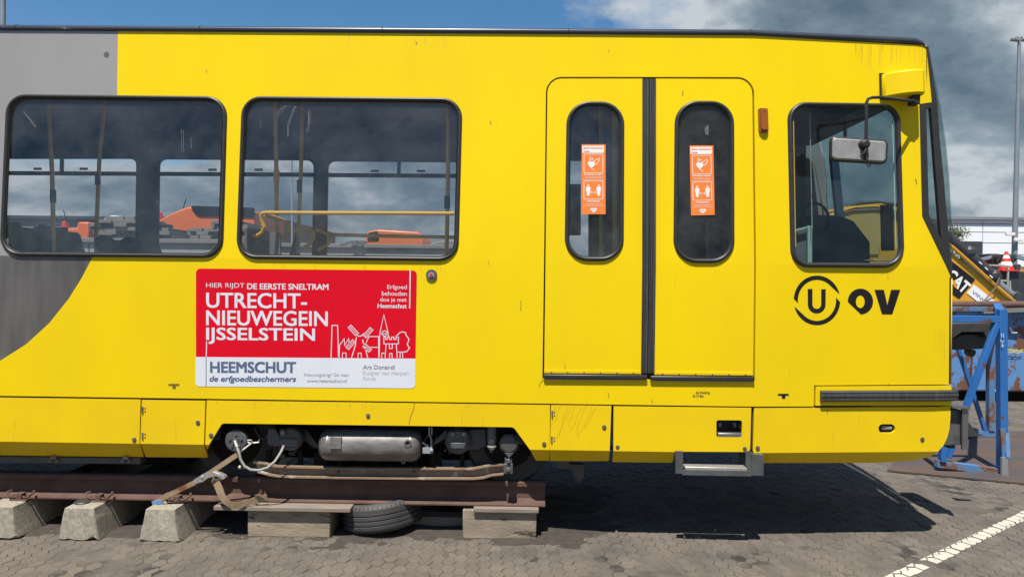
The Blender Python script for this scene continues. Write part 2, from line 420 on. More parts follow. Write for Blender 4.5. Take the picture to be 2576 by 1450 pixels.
M['conc'] = mat('exposed_concrete', (.22, .195, .155), .9, col2=(.38, .335, .265), nscale=38, contrast=.35, bump=.4, bscale=170, col3=(.15, .13, .10), scale3=75, th3=(.56, .66))
M['wood'] = mat('weathered_timber', (.34, .275, .195), .8, col2=(.17, .135, .095), nscale=4, contrast=.5, stretch=(.8, 3, 2.6), bump=.4, bscale=26, col3=(.045, .033, .024), scale3=3.2, th3=(.585, .64), str3=(1.2, 3, 4.5))
M['woodgrey'] = mat('grey_timber', (.25, .20, .155), .85, col2=(.17, .14, .11), nscale=6, contrast=.5, stretch=(.8, 4, 9), bump=.3, bscale=30)
M['tyre'] = mat('tyre_rubber', (.034, .034, .035), .65, col2=(.062, .058, .054), nscale=7, contrast=.5, bump=.05, bscale=80)
M['strap'] = mat('strap_webbing', (.24, .15, .075), .85, col2=(.33, .25, .16), nscale=10, contrast=.5, bump=.2, bscale=160, col3=(.15, .06, .025), scale3=5, th3=(.52, .62))
M['zinc'] = mat('ratchet_zinc', (.46, .44, .39), .4, .5, col2=(.33, .32, .28), nscale=20)
M['sand'] = mat('joint_sand', (.062, .053, .044), .95, col2=(.115, .098, .081), nscale=3, bump=.3, bscale=90, col3=(.028, .024, .02), scale3=2, th3=(.5, .62))
M['soil'] = mat('dark_soil', (.032, .026, .021), .95, col2=(.062, .05, .04), nscale=14, contrast=.5, bump=.8, bscale=55)
M['straw'] = mat('dry_straw', (.20, .165, .11), .9, col2=(.10, .08, .05), nscale=30)
M['line'] = mat('worn_white_paint', (.50, .47, .395), .75, col2=(.41, .38, .31), nscale=9, contrast=.5, col3=(.30, .25, .19), scale3=7, th3=(.62, .76), bump=.15, bscale=70)
M['plate'] = mat('rusty_steel_plate', (.075, .052, .043), .7, .1, col2=(.11, .07, .05), nscale=3, contrast=.5, col3=(.06, .055, .06), scale3=1.6, th3=(.45, .6), str3=(1, 3, 1), bump=.1)
M['blue'] = mat('blue_frame_paint', (.016, .105, .34), .5, col2=(.022, .135, .39), nscale=3, col3=(.10, .05, .035), scale3=6, th3=(.60, .64), bump=.05)
M['blue_c'] = mat('faded_blue_rusty', (.085, .205, .43), .6, col2=(.11, .24, .47), nscale=2.2, contrast=.5, col3=(.14, .062, .035), scale3=3.9, th3=(.535, .57), str3=(1, 1, .75), bump=.1, bscale=20)
M['blue_r'] = mat('blue_worn_to_rust', (.045, .17, .40), .6, col2=(.15, .16, .16), nscale=5, contrast=.4, col3=(.14, .065, .04), scale3=5, th3=(.50, .56), bump=.1)
M['boom'] = mat('digger_yellow', (.60, .29, .012), .4, col2=(.55, .26, .015), nscale=2)
M['tank_y'] = mat('digger_panel_ochre', (.46, .30, .09), .5, col2=(.42, .27, .08), nscale=2)
M['hall'] = mat('hall_cladding', (.80, .81, .83), .5, col2=(.76, .77, .79), nscale=.4)
M['hallseam'] = mat('hall_seam', (.55, .56, .58), .6)
M['dark'] = mat('dark_grey_door', (.045, .05, .06), .5)
M['galv'] = mat('galvanised_steel', (.30, .325, .345), .45, .35, col2=(.24, .26, .28), nscale=4)
M['cone_r'] = mat('cone_red', (.55, .03, .02), .5)
M['cone_w'] = mat('cone_white', (.7, .7, .68), .5)
M['chrome'] = mat('chrome_rod', (.62, .64, .68), .15, .9)
M['grime'] = mat('oily_black_steel', (.022, .022, .023), .5, col2=(.05, .048, .046), nscale=5)
M['rack'] = mat('pale_rack', (.34, .33, .29), .5)
M['orv'] = mat('orange_bodywork', (.66, .15, .035), .4, col2=(.60, .14, .035), nscale=1)
M['beam'] = mat('grey_concrete_beam', (.20, .185, .165), .9, col2=(.14, .13, .12), nscale=4, bump=.2, bscale=20)
M['cont'] = mat('grey_container', (.30, .31, .31), .6, col2=(.24, .25, .255), nscale=2)
M['silver'] = mat('silver_panel', (.6, .6, .58), .35, .3)
M['inwall'] = mat('interior_grey', (.14, .145, .155), .6, col2=(.12, .125, .135), nscale=3)
M['indark'] = mat('interior_dark', (.035, .040, .050), .55)
M['infloor'] = mat('interior_floor', (.30, .29, .28), .7)
M['inceil'] = mat('interior_ceiling', (.26, .265, .27), .6)
M['inpost'] = mat('interior_mustard', (.75, .48, .09), .35, col2=(.66, .42, .08), nscale=4)
M['handrail'] = mat('handrail_yellow', (.72, .42, .035), .28, coat=.4)
M['seat'] = mat('seat_fabric', (.018, .022, .032), .8)
M['navy'] = mat('console_navy', (.02, .045, .10), .5)
M['mint'] = mat('pale_green_frame', (.40, .50, .44), .5)
M['tail_red'] = mat('beacon_red', (.5, .03, .015), .3)
M['leaf'] = mat('tree_leaf', (.045, .075, .028), .6, col2=(.075, .11, .04), nscale=.8, contrast=.5)
M['bark'] = mat('tree_bark', (.09, .07, .05), .9)
M['mirror_b'] = mat('mirror_shell', (.30, .29, .285), .5, col2=(.20, .19, .19), nscale=7, contrast=.4, stretch=(2, 1, 2))
M['tarp'] = mat('grey_asphalt_sheet', (.17, .17, .17), .8)
def paver_mat():
    m = mat('paver_stone', (.102, .085, .068), .9, col2=(.146, .122, .098), nscale=42, contrast=.55, bump=.35, bscale=150,
            col3=(.088, .077, .064), scale3=2.2, th3=(.44, .62))
    t = m.node_tree; b = t.nodes['Principled BSDF']; src = b.inputs['Base Color'].links[0].from_socket
    oi = t.nodes.new('ShaderNodeAttribute'); oi.attribute_name = 'tone'
    hs = t.nodes.new('ShaderNodeMix'); hs.data_type = 'RGBA'; hs.blend_type = 'MULTIPLY'; hs.inputs[0].default_value = 1
    t.links.new(src, hs.inputs[6]); t.links.new(oi.outputs['Color'], hs.inputs[7])
    ob = t.nodes.new('ShaderNodeObjectInfo')
    h2 = t.nodes.new('ShaderNodeMix'); h2.data_type = 'RGBA'; h2.blend_type = 'MULTIPLY'; h2.inputs[0].default_value = 1
    t.links.new(hs.outputs[2], h2.inputs[6]); t.links.new(ob.outputs['Color'], h2.inputs[7])
    # spilled dirt: dark soft stains near the sleepers
    ge = t.nodes.new('ShaderNodeNewGeometry'); n = t.nodes.new('ShaderNodeTexNoise'); n.inputs['Scale'].default_value = 2.6; n.inputs['Detail'].default_value = 10; n.inputs['Roughness'].default_value = .72
    t.links.new(ge.outputs['Position'], n.inputs['Vector'])
    r = t.nodes.new('ShaderNodeMapRange'); r.inputs[1].default_value = .53; r.inputs[2].default_value = .80; r.inputs[4].default_value = .6; t.links.new(n.outputs['Fac'], r.inputs[0])
    mx = t.nodes.new('ShaderNodeMix'); mx.data_type = 'RGBA'; mx.inputs[7].default_value = (.030, .025, .020, 1)
    t.links.new(r.outputs[0], mx.inputs[0]); t.links.new(h2.outputs[2], mx.inputs[6]); t.links.new(mx.outputs[2], b.inputs['Base Color'])
    return m
M['paver'] = paver_mat()

# ------------------------------------------------------------ ground, pavers, painted line
gm = MB(); gm.add([(-900, -40, -.0125), (900, -40, -.0125), (900, 1500, -.0125), (-900, 1500, -.0125)], [(0, 1, 2, 3)])
ground = O('ground', gm, M['sand'], kind='structure')
# sand in the joints: flush here, washed out there
jm_ = MB(); nx, ny = 230, 120
for j in range(ny+1):
    for i in range(nx+1):
        x = -5+16*i/nx; y = -1.5+11.2*(j/ny)**1.35
        h = noise.fractal(Vector((x*1.3, y*1.3, 8.1)), 1, 2.0, 4); jm_.v.append(Vector((x, y, -.0042+.0052*max(-1, min(1, h*1.2)))))
for j in range(ny):
    for i in range(nx): jm_.f.append([j*(nx+1)+i, j*(nx+1)+i+1, (j+1)*(nx+1)+i+1, (j+1)*(nx+1)+i]); jm_.m.append(0)
O('joint_sand', jm_, M['sand'], ground, kind='stuff', fix=False, smooth=60)
# hexagonal stones: flat sides to the front and back, points left and right
HA, HD, ROT = .054, .0575, R(3)
def hexpts(sc=1.0): return [(HA*sc, 0), (HA*.5*sc, HD*sc), (-HA*.5*sc, HD*sc), (-HA*sc, 0), (-HA*.5*sc, -HD*sc), (HA*.5*sc, -HD*sc)]
def hexverts():
    return [(x, y, 0) for x, y in hexpts(.93)] + [(x, y, -.004) for x, y in hexpts(.972)] + [(x, y, -.06) for x, y in hexpts(.972)]
HF = [(0, 1, 2, 3, 4, 5)] + [(k+i, k+6+i, k+6+(i+1) % 6, k+(i+1) % 6) for k in (0, 6) for i in range(6)]
cells = []
for i in range(-90, 240):
    for j in range(-24, 150):
        x = i*HA*1.5; y = j*2*HD + (HD if i % 2 else 0)
        wx = x*math.cos(ROT)-y*math.sin(ROT); wy = x*math.sin(ROT)+y*math.cos(ROT)-.2
        d = wy-CAM.y
        if d < 3.6 or wy > 9.5: continue
        a, b, w = proj((wx, wy, 0))
        if not (-220 < a < 2800 and b < 1560): continue
        if wy > 3.2 and a < 2150: continue
        cells.append((wx, wy, a, b))
lp = [G(2223, 1450), G(2557, 1293), G(2290, 1450), G(2576, 1309)]
ld = ((lp[1]-lp[0]).normalized()+(lp[3]-lp[2]).normalized()).normalized(); ln = Vector((-ld.y, ld.x, 0)); lc = (lp[0]+lp[2])/2; lhw = abs((lp[0]-lp[2]).dot(ln))/2
def clip(poly, n, c):
    out = []
    for i in range(len(poly)):
        a, b = poly[i-1], poly[i]; da = a.dot(n)-c; db = b.dot(n)-c
        if (da < 0) != (db < 0): out.append(a+(b-a)*(da/(da-db)))
        if db < 0: out.append(b)
    return out
inview = sorted([c for c in cells if -20 < c[2] < 2596 and c[3] < 1458], key=lambda c: (Vector((c[0], c[1], 0))-CAM).length)
near = set(id(c) for c in inview[:300])
hm = bpy.data.meshes.new('paver'); hm.from_pydata(hexverts(), [], HF); hm.materials.append(M['paver'])
at = hm.attributes.new('tone', 'FLOAT_COLOR', 'POINT'); at.data.foreach_set('color', [1.0]*(4*len(hm.vertices)))
fv, ff, fc = [], [], []; paint = MB()
cr, sr = math.cos(ROT), math.sin(ROT)
HV = hexverts()
rp = random.Random(3)
for c in cells:
    tilt = (rp.gauss(0, .010), rp.gauss(0, .010)); dz = rp.gauss(0, .0017) + .006*noise.noise(Vector((c[0]*.9, c[1]*.9, 2))); rz = ROT + rp.gauss(0, .015)
    tn = max(.78, min(1.2, rp.gauss(1, .055))); wm = rp.gauss(0, .012)
    colr = (tn*(1+wm), tn, tn*(1-wm))
    if id(c) in near:
        o = bpy.data.objects.new('paver', hm); o.location = (c[0], c[1], dz); o.rotation_euler = (tilt[0], tilt[1], rz); o.color = (*colr, 1); COL.objects.link(o); o.parent = ground
    else:
        b = len(fv); a0, a1 = math.cos(rz), math.sin(rz)
        for x, y, z in HV:
            fv.append((c[0]+x*a0-y*a1, c[1]+x*a1+y*a0, dz+z - x*tilt[1] + y*tilt[0])); fc.extend((*colr, 1))
        ff += [tuple(i+b for i in f) for f in HF]
    hp = [Vector((c[0]+x*cr-y*sr, c[1]+x*sr+y*cr, 0)) for x, y in hexpts(.905)]
    k = ln.dot(lc); hp = clip(hp, ln, k+lhw)
    if hp: hp = clip(hp, -ln, -(k-lhw))
    if len(hp) > 2 and rp.random() > .0:
        b = len(paint.v)
        paint.add([(p.x, p.y, dz+.0035 - (p.x-c[0])*tilt[1] + (p.y-c[1])*tilt[0]) for p in hp], [tuple(range(len(hp)))])
me = bpy.data.meshes.new('paver_field'); me.from_pydata(fv, [], ff); me.materials.append(M['paver'])
at = me.attributes.new('tone', 'FLOAT_COLOR', 'POINT'); at.data.foreach_set('color', fc)
o = bpy.data.objects.new('paver_field', me); COL.objects.link(o); o.parent = ground; o['kind'] = 'stuff'
O('painted_line', paint, M['line'], kind='structure', smooth=0)
# loose soil drifted round the sleepers and blocks
sm = MB(); nx, ny = 210, 74; x0s, x1s, y0s, y1s = -4.4, .95, -.42, 1.5; hts = {}
for j in range(ny+1):
    for i in range(nx+1):
        x = x0s+(x1s-x0s)*i/nx; y = y0s+(y1s-y0s)*j/ny
        n = noise.fractal(Vector((x*1.9, y*4.2, 4.3)), 1, 2.1, 5)
        base = -.0155 + .034*min(1, max(0, (y+.20)/.5)) - .05*max(0, (x-.35)) - .014*max(0, min(1, -(y+.12)*5)) - .02*max(0, min(1, (-1.8-x)*.8))*(y < .0)
        hts[i, j] = base + n*.021 + noise.noise(Vector((x*23, y*23, 1)))*.003
        sm.v.append(Vector((x, y, max(-.02, hts[i, j]))))
for j in range(ny):
    for i in range(nx):
        q4 = [(i, j), (i+1, j), (i+1, j+1), (i, j+1)]
        if max(hts[k] for k in q4) > -.012: sm.f.append([k[1]*(nx+1)+k[0] for k in q4]); sm.m.append(0)
O('soil', sm, M['soil'], kind='stuff', fix=False, smooth=60)
lit = MB(); rl = random.Random(11)
for k in range(420):
    cx, cy = rl.choice([(-1.75, .02), (-1.2, -.1), (.28, .02), (.85, .16), (-.3, -.1), (1.35, -.08), (-2.4, -.02), (2.4, .05)])
    x = rl.gauss(cx, .22); y = rl.gauss(cy, .07)
    if rl.random() < .25: x = rl.uniform(-3.6, 3.8); y = rl.uniform(-.9, .3)
    a = rl.uniform(0, 6.28); l = rl.uniform(.012, .05); p = Vector((x, y, .006+max(0, rl.gauss(.004, .006)))); d = Vector((math.cos(a), math.sin(a), rl.gauss(0, .12)))*l
    lit.tube([p-d/2, p+Vector((0, 0, rl.uniform(0, .004))), p+d/2], rl.uniform(.0006, .0014), 3)
O('straw_litter', lit, M['straw'], kind='stuff', fix=False)
# ------------------------------------------------------------ TRAM
TRAM = thing('tram', 'long yellow and grey tram standing on rails in the yard', 'tram', (0, WID/2, 0))
XL = -6.4
Zb = sk(1000, 1009)[1]; Zt = sk(1000, 84)[1]
xr, zr = sk(2331, 115)
W1 = rpoly([(17, 236), (574, 242), (562, 650), (-1, 645)], [52, 52, 50, 50])
W2 = rpoly([(608, 241), (1165, 246), (1154, 658), (593, 652)], [52, 52, 50, 50])
WC = rpoly([(1979, 256), (2263, 260), (2275, 675), (1988, 673)], [46, 52, 52, 46], 9)
DR = rpoly([(1374, 193.5), (1897, 194), (1899, 956), (1364.5, 953)], [40, 42, 0, 0], 10)
QD = [(2392, 694), (2319.5, 543), (2312.5, 262), (2345, 257)]
QL = [sk(*p) for p in QD]
base = [(XL, Zb), sk(2046.5, 1021.5), sk(2048, 968.5), sk(2389, 966), sk(2391, 860)] + QL + [(xr, zr), (sk(1893, 89)[0], Zt), (XL, Zt)]
grey_uv = [(-300, 0), (297, 0), (297, 60), (294.5, 240), (292, 500), (230, 652), (206, 698), (172, 752), (124, 812), (66, 865), (0, 907), (-62, 934), (-150, 958), (-300, 985)]
gx = [sk(*p) for p in grey_uv]; grey = [(XL-.5, Zt+1), (gx[0][0], Zt+1)] + gx[1:] + [(XL-.5, gx[-1][1])]
def livery(c): return 0 if not pip(c, grey) else (1 if c[1] > ZK else 2)  # grey set paler above the knee and darker below it
holes = [X2(inset(W1, 6)), X2(inset(W2, 6)), X2(inset(WC, 6)), X2(DR)]
plate('side_panel', base, [M['yellow'], M['grey_up'], M['grey_low']], TRAM, holes, 0, .035, lines=[gx], pick=livery, xz=True)

def window(outl, w, h, gm, po=-.006, parent=TRAM, name='window'):
    o = O(name, ringmb(outl, w, h), M['rubber'], parent, smooth=50)
    plate('pane', inset(outl, w*345*.55), [gm], o if parent is TRAM else parent, (), po, .005)
    return o
wins = []
for wv in (W1, W2): 
    wo_ = window(wv, .037, .020, M['glass']); wins.append(wo_)
    ins = inset(wv, .033*345)
    O('inner_bead', ringmb(ins, .006, .010, .002, 4), M['rubber_w'], wo_, smooth=50)
cabw = window(WC, .040, .024, M['glass_cab'])
# bird droppings and smears on the outside of the glass
for wi, lines in ((0, (((455, 325), (456, 350), (457, 382)), ((480, 345), (481, 372)), ((495, 268), (499, 272)), ((60, 280), (75, 300), (90, 318)), ((441, 283), (442, 286)), ((398, 265), (400, 266)))),
                  (1, (((737, 262), (752, 258), (790, 250)), ((700, 288), (712, 268), (730, 262)), ((722, 345), (724, 310), (735, 280), (742, 266)), ((770, 330), (776, 300), (775, 280)), ((699, 278), (699, 300)), ((655, 300), (654, 325)), ((826, 360), (827, 364)), ((1055, 340), (1056, 345)), ((1117, 385), (1118, 390))))):
    mb = MB(); rq = random.Random(wi)
    for ln_ in lines:
        for r_ in range(1 if len(ln_) == 2 else 3):
            d_ = rq.uniform(-5, 5)*(r_ > 0); stroke(mb, [(a+d_+rq.uniform(-1, 1), b+rq.uniform(-2, 2)) for a, b in ln_], rq.uniform(.4, 1.0), lambda a, b: S(*sk(a, b), -.0045))
    O('glass_smears', mb, M['tarp'], wins[wi], smooth=0, fix=False, kind='stuff')
# two sliding lines in the cab window and its pale felt strips
for a, b in (((1997.5, 300), (2003, 620)), ((2247, 300), (2256, 622))):
    mb = MB(); mb.ribbon([S(*sk(*a), -.010), S(*sk(*b), -.010)], .006, .004); O('window_channel', mb, M['handrail'] if a[0] < 2100 else M['mint'], cabw)

# --- doors
mb = MB()
dr2 = inset(DR, -3); plate('door_frame', dr2, [M['black']], TRAM, [inset(DR, 26)], -.036, .02)
doorL = [(1377.5, 197.5), (1616, 197.5), (1612.5, 941), (1369, 938)]
doorR = [(1650, 197.5), (1893, 198.5), (1895, 943.5), (1646, 942)]
pL = rpoly(doorL, [36, 0, 0, 0], 10); pR = rpoly(doorR, [0, 38, 0, 0], 10)
gL = rpoly([(1425, 253.5), (1572, 254.5), (1570, 658), (1419, 657)], [60, 60, 58, 58], 9)
gR = rpoly([(1697, 252), (1848, 253), (1849, 663), (1693, 662)], [60, 60, 58, 58], 9)
leaves = []
for pl, gl, x0, x1 in ((pL, gL, (1367, 1612), (1378, 1616)), (pR, gR, (1647, 1894), (1650, 1893))):
    d = plate('door_leaf', pl, [M['yellow']], TRAM, [inset(gl, 6)], -.004, .035); leaves.append(d)
    O('window_gasket', ringmb(gl, .037, .020, -.004), M['rubber'], d, smooth=50)
    plate('pane', inset(gl, 7), [M['glass']], d, (), -.010, .005)
    vl = 931 if pl is pL else 935
    sv = .0035*(x0[1]-x0[0])
    st = [(x0[0]+3, vl), (x0[1]-2, vl+2), (x0[1]-2, vl+8.5), (x0[0]+3, vl+6.5)]
    plate('kick_strip', st, [M['yellow_dirty']], d, (), .002, .006)
    for k in range(6):
        f = (k+.4)/5.8; c = S(*sk(st[0][0]+f*(st[1][0]-st[0][0]), vl+4+2*f), .002); mb = MB(); mb.ball(c, .0055, 8, .6); O('rivet', mb, M['lock'], d)
    mb = MB(); xe = (x0[0]+260 if pl is pL else x0[0]-12); a = S(*sk(min(x0[0], xe), vl+14.5), .012); b = S(*sk(max(x0[1]+2, xe), vl+16.5), .012); mb.beam(a, b, .033, .026, (0, 1, 0)); O('sill_rubber', mb, M['rubber'], d, bevel=.007)
    mb = MB(); a = S(*sk(x0[0]+3, vl+21.5), .010); b = S(*sk(x0[1], vl+23), .010); mb.beam(a, b, .004, .02); O('sill_edge', mb, M['steel'], d)
for xa, xb, d in ((1616.5, 1631.5, leaves[0]), (1634, 1650, leaves[1])):
    o = plate('edge_rubber', [(xa, 199), (xb, 199), (xb-4, 938), (xa-4, 938)], [M['rubber_w']], d, (), .006, .03)
    mb = MB(); m_ = (xa+xb)/2
    for q in (-4, 1): mb.tube([S(*sk(m_+q, 200), .006), S(*sk(m_+q-2, 655), .006), S(*sk(m_+q-4, 937), .006)], .004, 6)
    O('rubber_rib', mb, M['rubber'], d)

# --- face-mask stickers (flat print in the door windows)
def sticker(q, d):
    TLc, TRc, BRc, BLc = [Vector(p) for p in q]
    def conv(a, b):           # a 0..163, b 0..475
        s = a/163; t = b/475; p = (TLc*(1-s)+TRc*s)*(1-t) + (BLc*(1-s)+BRc*s)*t; return sk(p.x, p.y)
    def pt(o): return lambda a, b: S(*conv(a, b), o)
    o1, o2, o3 = -.006, -.0052, -.0046
    mb = MB(); nrow = 8
    for k in range(nrow): mb.add([pt(o1)(0, 475*k/nrow), pt(o1)(163, 475*k/nrow), pt(o1)(163, 475*(k+1)/nrow), pt(o1)(0, 475*(k+1)/nrow)], [(0, 1, 2, 3)])
    st = O('face_mask_sticker', mb, M['orange'], d, smooth=0)
    w = MB(); P2 = pt(o2)
    def poly(pts): w.add([P2(a, b) for a, b in pts], [tuple(range(len(pts)))])
    poly([(6, 10), (152, 10), (152, 52), (146, 59), (6, 59)])
    for y0 in (68, 248):
        stroke(w, rpoly([(16, y0), (145, y0), (145, y0+126), (16, y0+126)], 9, 3), 3.6, P2, True)
    poly([(52, 116), (88, 117), (92, 138), (84, 147), (66, 164), (52, 148), (41, 130), (40, 124)])
    stroke(w, [(52, 117), (58, 100), (57, 84)], 4.5, P2); stroke(w, [(82, 117), (104, 102), (117, 96), (119, 112), (108, 128), (92, 140)], 4.5, P2)
    stroke(w, [(66, 162), (82, 170), (85, 180)], 4.5, P2)
    poly([(72+6*math.cos(t*.785), 100+6*math.sin(t*.785)) for t in range(8)])
    for cx in (45, 117):
        poly([(cx+6.5*math.cos(t*.785), 279+6.5*math.sin(t*.785)) for t in range(8)])
        poly([(cx-10, 288), (cx+10, 288), (cx+15, 294), (cx+15, 320), (cx+10, 320), (cx+9, 350), (cx-9, 350), (cx-10, 320), (cx-15, 320), (cx-15, 294)])
    stroke(w, [(62, 327), (100, 327)], 3.4, P2)
    for sx_, dx in ((60, 10), (102, -10)): stroke(w, [(sx_+dx, 319), (sx_, 327), (sx_+dx, 335)], 3.4, P2)
    stroke(w, [(4, 240), (158, 240)], 1.6, P2); stroke(w, [(4, 420), (158, 420)], 1.6, P2)
    hp = []
    for k in range(24):
        t = 2*math.pi*k/24; hp.append((82+1.35*16*math.sin(t)**3 + .12*13*math.cos(t), 446 - 1.25*(13*math.cos(t)-5*math.cos(2*t)-2*math.cos(3*t)-math.cos(4*t))))
    poly(hp)
    text(w, 'Mondkapje verplicht', 18, 200, 144, 214, P2, .02); text(w, 'Face mask required', 26, 219, 143, 233, P2, 0, .2)
    text(w, 'Houd afstand', 40, 380, 122, 393, P2, .02); text(w, 'Keep your distance', 24, 401, 138, 414, P2, 0, .2)
    O('sticker_print', w, M['white_s'], d, smooth=0, fix=False)
    r = MB(); text(r, 'Samen verantwoord', 13, 17, 146, 31, pt(o3), .012); text(r, 'reizen', 13, 41, 56, 54, pt(o3), .012)
    O('sticker_heading', r, M['orange'], d, smooth=0, fix=False)
    hb = MB(); text(hb, 'veilig OV', 68, 440, 96, 450, pt(o3), 0, .1); O('sticker_heart_text', hb, M['greyink'], d, smooth=0, fix=False)
sticker([(1463.2, 362.6), (1523.6, 362.6), (1523.6, 538.3), (1463, 538.3)], leaves[0])
sticker([(1735.2, 365.5), (1795, 365.5), (1798.6, 540), (1739, 541.5)], leaves[1])

# --- roof, cant trim, far side
RT = [(0, 0), (-.014, .007), (-.016, .026), (-.004, .042), (.02, .050), (.10, .062), (.40, .10)]
RM = [1, 1, 1, 1, .75, .2]
def roofpt(k, x, z): y = Sy(x, z); return [(x, y+a*RM[k], z+b*RM[k]) for a, b in RT]
cs = [(XL, Zt), (sk(0, 76)[0], Zt), (sk(1890, 89)[0], Zt), (xr-.09, zr+.012), (xr-.03, zr), (xr, zr-.03)]
mb = MB(); rows = [roofpt(k, *c) for k, c in enumerate(cs)]; n = 5
for r in rows: mb.v += [Vector(p) for p in r[:n]]
for k in range(len(rows)-1):
    for i in range(n-1): mb.f.append([k*n+i, (k+1)*n+i, (k+1)*n+i+1, k*n+i+1]); mb.m.append(0)
for uu in (39, 503, 962, 1428, 1888):
    pass
O('roof_trim', mb, M['trim'], TRAM, smooth=60)
for uu, vv in ((40, 71), (503, 76.5), (962, 79.5), (1430, 83), (1888, 84)):
    xx, zz_ = sk(uu, vv+5); jm = MB(); jm.tube([(xx, Sy(xx, zz_)+a-.001, Zt+b) for a, b in RT[:5]], .003, 5); O('trim_joint', jm, M['black'], TRAM)
mb = MB(); pr = []
for (x, z), q_ in zip(cs, RM):
    y = Sy(x, z); pr.append([(x, y+.02*q_, z+.043*q_), (x, y+.30, z+.09*q_), (x, WID/2, z+.13*q_), (x, WID-y-.30, z+.09), (x, WID-y, z)])
for r in pr: mb.v += [Vector(p) for p in r]
for k in range(len(pr)-1):
    for i in range(4): mb.f.append([k*5+i, (k+1)*5+i, (k+1)*5+i+1, k*5+i+1]); mb.m.append(0)
O('roof', mb, M['grey_up'], TRAM)
# ceiling and floor
cl = MB(); cl.box((XL, .16, Zt-.16), (1.93, WID-.022, Zt-.14)); cl.box((1.93, .32, Zt-.20), (2.95, WID-.3, Zt-.18)); O('ceiling', cl, M['inceil'], TRAM)
fl = MB(); fl.box((XL, .06, 1.05), (1.95, WID-.06, 1.12)); fl.box((1.95, .27, 1.05), (3.05, WID-.2, 1.12)); O('floor', fl, M['infloor'], TRAM)
# far side wall, seen through the near windows
FY = WID-.03
def fw(u, v): p = U(u, v, FY); return (p.x, p.z)
def FS(x, z, off=0): return Vector((x, FY-off, z))
fa = rpoly([(-75, 393), (350, 393), (346, 672), (-75, 668)], [24, 22, 24, 24], 5)
fb = rpoly([(396, 394), (796, 397), (790, 674), (392, 672)], 24, 5)
fc_ = rpoly([(820, 399), (1190, 402), (1190, 676), (815, 674)], 24, 5)
fdd = rpoly([(1232, 398), (1487, 398), (1487, 676), (1232, 676)], 20, 5)
fx = [fw(*p) for p in ((-75, 393),)]
far = [(XL, 1.05), (3.27, 1.05), (3.33, 2.0), (3.20, 3.30), (3.06, Zt-.05), (XL, Zt-.03)]
fcabw = [(2.78, 2.1), (3.22, 2.1), (3.12, 3.2), (2.78, 3.2)]
fho = [[fw(*p) for p in h] for h in (fa, fb, fc_, fdd)]
plate('far_wall', far, [M['inwall'], M['yellow']], TRAM, fho, 0, .05, xz=True, mapf=FS)
for h in (fa, fb, fc_, fdd):
    g = O('far_window', ringmb([fw(*p) for p in h], .03, .02, 0, 4, xz=True, mapf=FS), M['indark'], TRAM, smooth=50)
    plate('pane', inset([fw(*p) for p in h], .012), [M['glass_far']], g, (), -.03, .004, xz=True, mapf=FS)
    us = [p[0] for p in h]; u0_, u1_ = min(us), max(us)
    if h is fdd: continue
    v0 = 435.5 if u0_ < 300 else (438 if u0_ < 700 else 441)
    mb = MB(); mb.beam(U(u0_+2, v0-.5, FY-.01), U(u1_-2, v0+1.8, FY-.01), .042, .03); O('transom_bar', mb, M['indark'], g)
    um = {0: 156, 1: 596, 2: 1004}[0 if u0_ < 0 else (1 if u0_ < 700 else 2)]
    mb = MB(); mb.beam(U(um, v0-44, FY-.012), U(um-.5, v0, FY-.012), .036, .02); O('transom_post', mb, M['indark'], g)
    for du in (-58, 58):
        mb = MB(); a = U(um+du-14, v0-8, FY-.02); mb.box((a.x, a.y, a.z), (a.x+.09, a.y+.003, a.z+.026)); O('window_notice', mb, M['cont'], g)
# cab partition
mb = MB(); mb.box((1.93, .22, 1.12), (1.97, WID-.2, Zt-.08)); O('cab_partition', mb, M['indark'], TRAM)
mb = MB(); mb.box((1.97, FY-.09, 1.12), (2.98, FY-.06, Zt-.2)); O('cab_dark_panel', mb, M['indark'], TRAM)  # dark panel laid over the far cab wall
# rear end of the modelled section
mb = MB(); mb.box((XL-.02, .06, .75), (XL, WID-.06, Zt-.02)); O('end_wall', mb, M['indark'], TRAM)
# --- interior fittings
def pole(name, pts, Y, r, m, extra=None):
    mb = MB(); mb.tube([U(a, b, (Y[i] if isinstance(Y, (list, tuple)) else Y)) for i, (a, b) in enumerate(pts)], r, 10); return O(name, mb, M[m], TRAM)
for (ua, va), (ub, vb), (uc, vc), Y in (((120, 248), (131, 430), (136, 650), .75), ((262, 275), (250, 400), (242, 590), 1.15), ((692, 255), (695, 420), (696, 560), .7), ((761, 270), (757, 430), (750, 600), 1.1), ((1127, 250), (1127, 450), (1123, 660), .65)):
    p = pole('grab_pole', [(ua, 120), (ua, va), (ub, vb), (uc, vc), (uc+1, 760)], Y, .0175, 'inpost')
    mb = MB(); mb.tube([U(uc*.5+ub*.5, (vb+vc)/2-62, Y), U(uc*.5+ub*.5, (vb+vc)/2-30, Y)], .024, 10); O('pole_sleeve', mb, M['indark' if ua != 692 else 'inpost'], p)
hr = [(1143, 537)] + [(1050, 536.5), (800, 535.5), (672, 535), (661, 536), (657, 541)]
pole('handrail', hr + [(659, 556), (664, 570), (660, 584), (648, 592), (636, 595)], [.16]*6 + [.17, .17, .18, .19, .20], .0155, 'handrail')
pole('handrail', [(664, 539), (690, 546), (718, 556), (727, 563), (724, 580), (712, 598), (695, 606)], [.2, .3, .45, .5, .5, .5, .5], .0155, 'inpost')
pole('handrail', [(756, 574), (782, 576), (789, 584), (788, 600), (780, 614), (764, 622)], 1.1, .016, 'inpost')
pole('handrail', [(795, 578), (815, 584), (827, 592), (826, 612), (812, 622), (800, 630)], 1.3, .016, 'inpost')
pole('handrail', [(826, 590), (860, 591), (1000, 594), (1160, 597)], 1.35, .017, 'inpost')
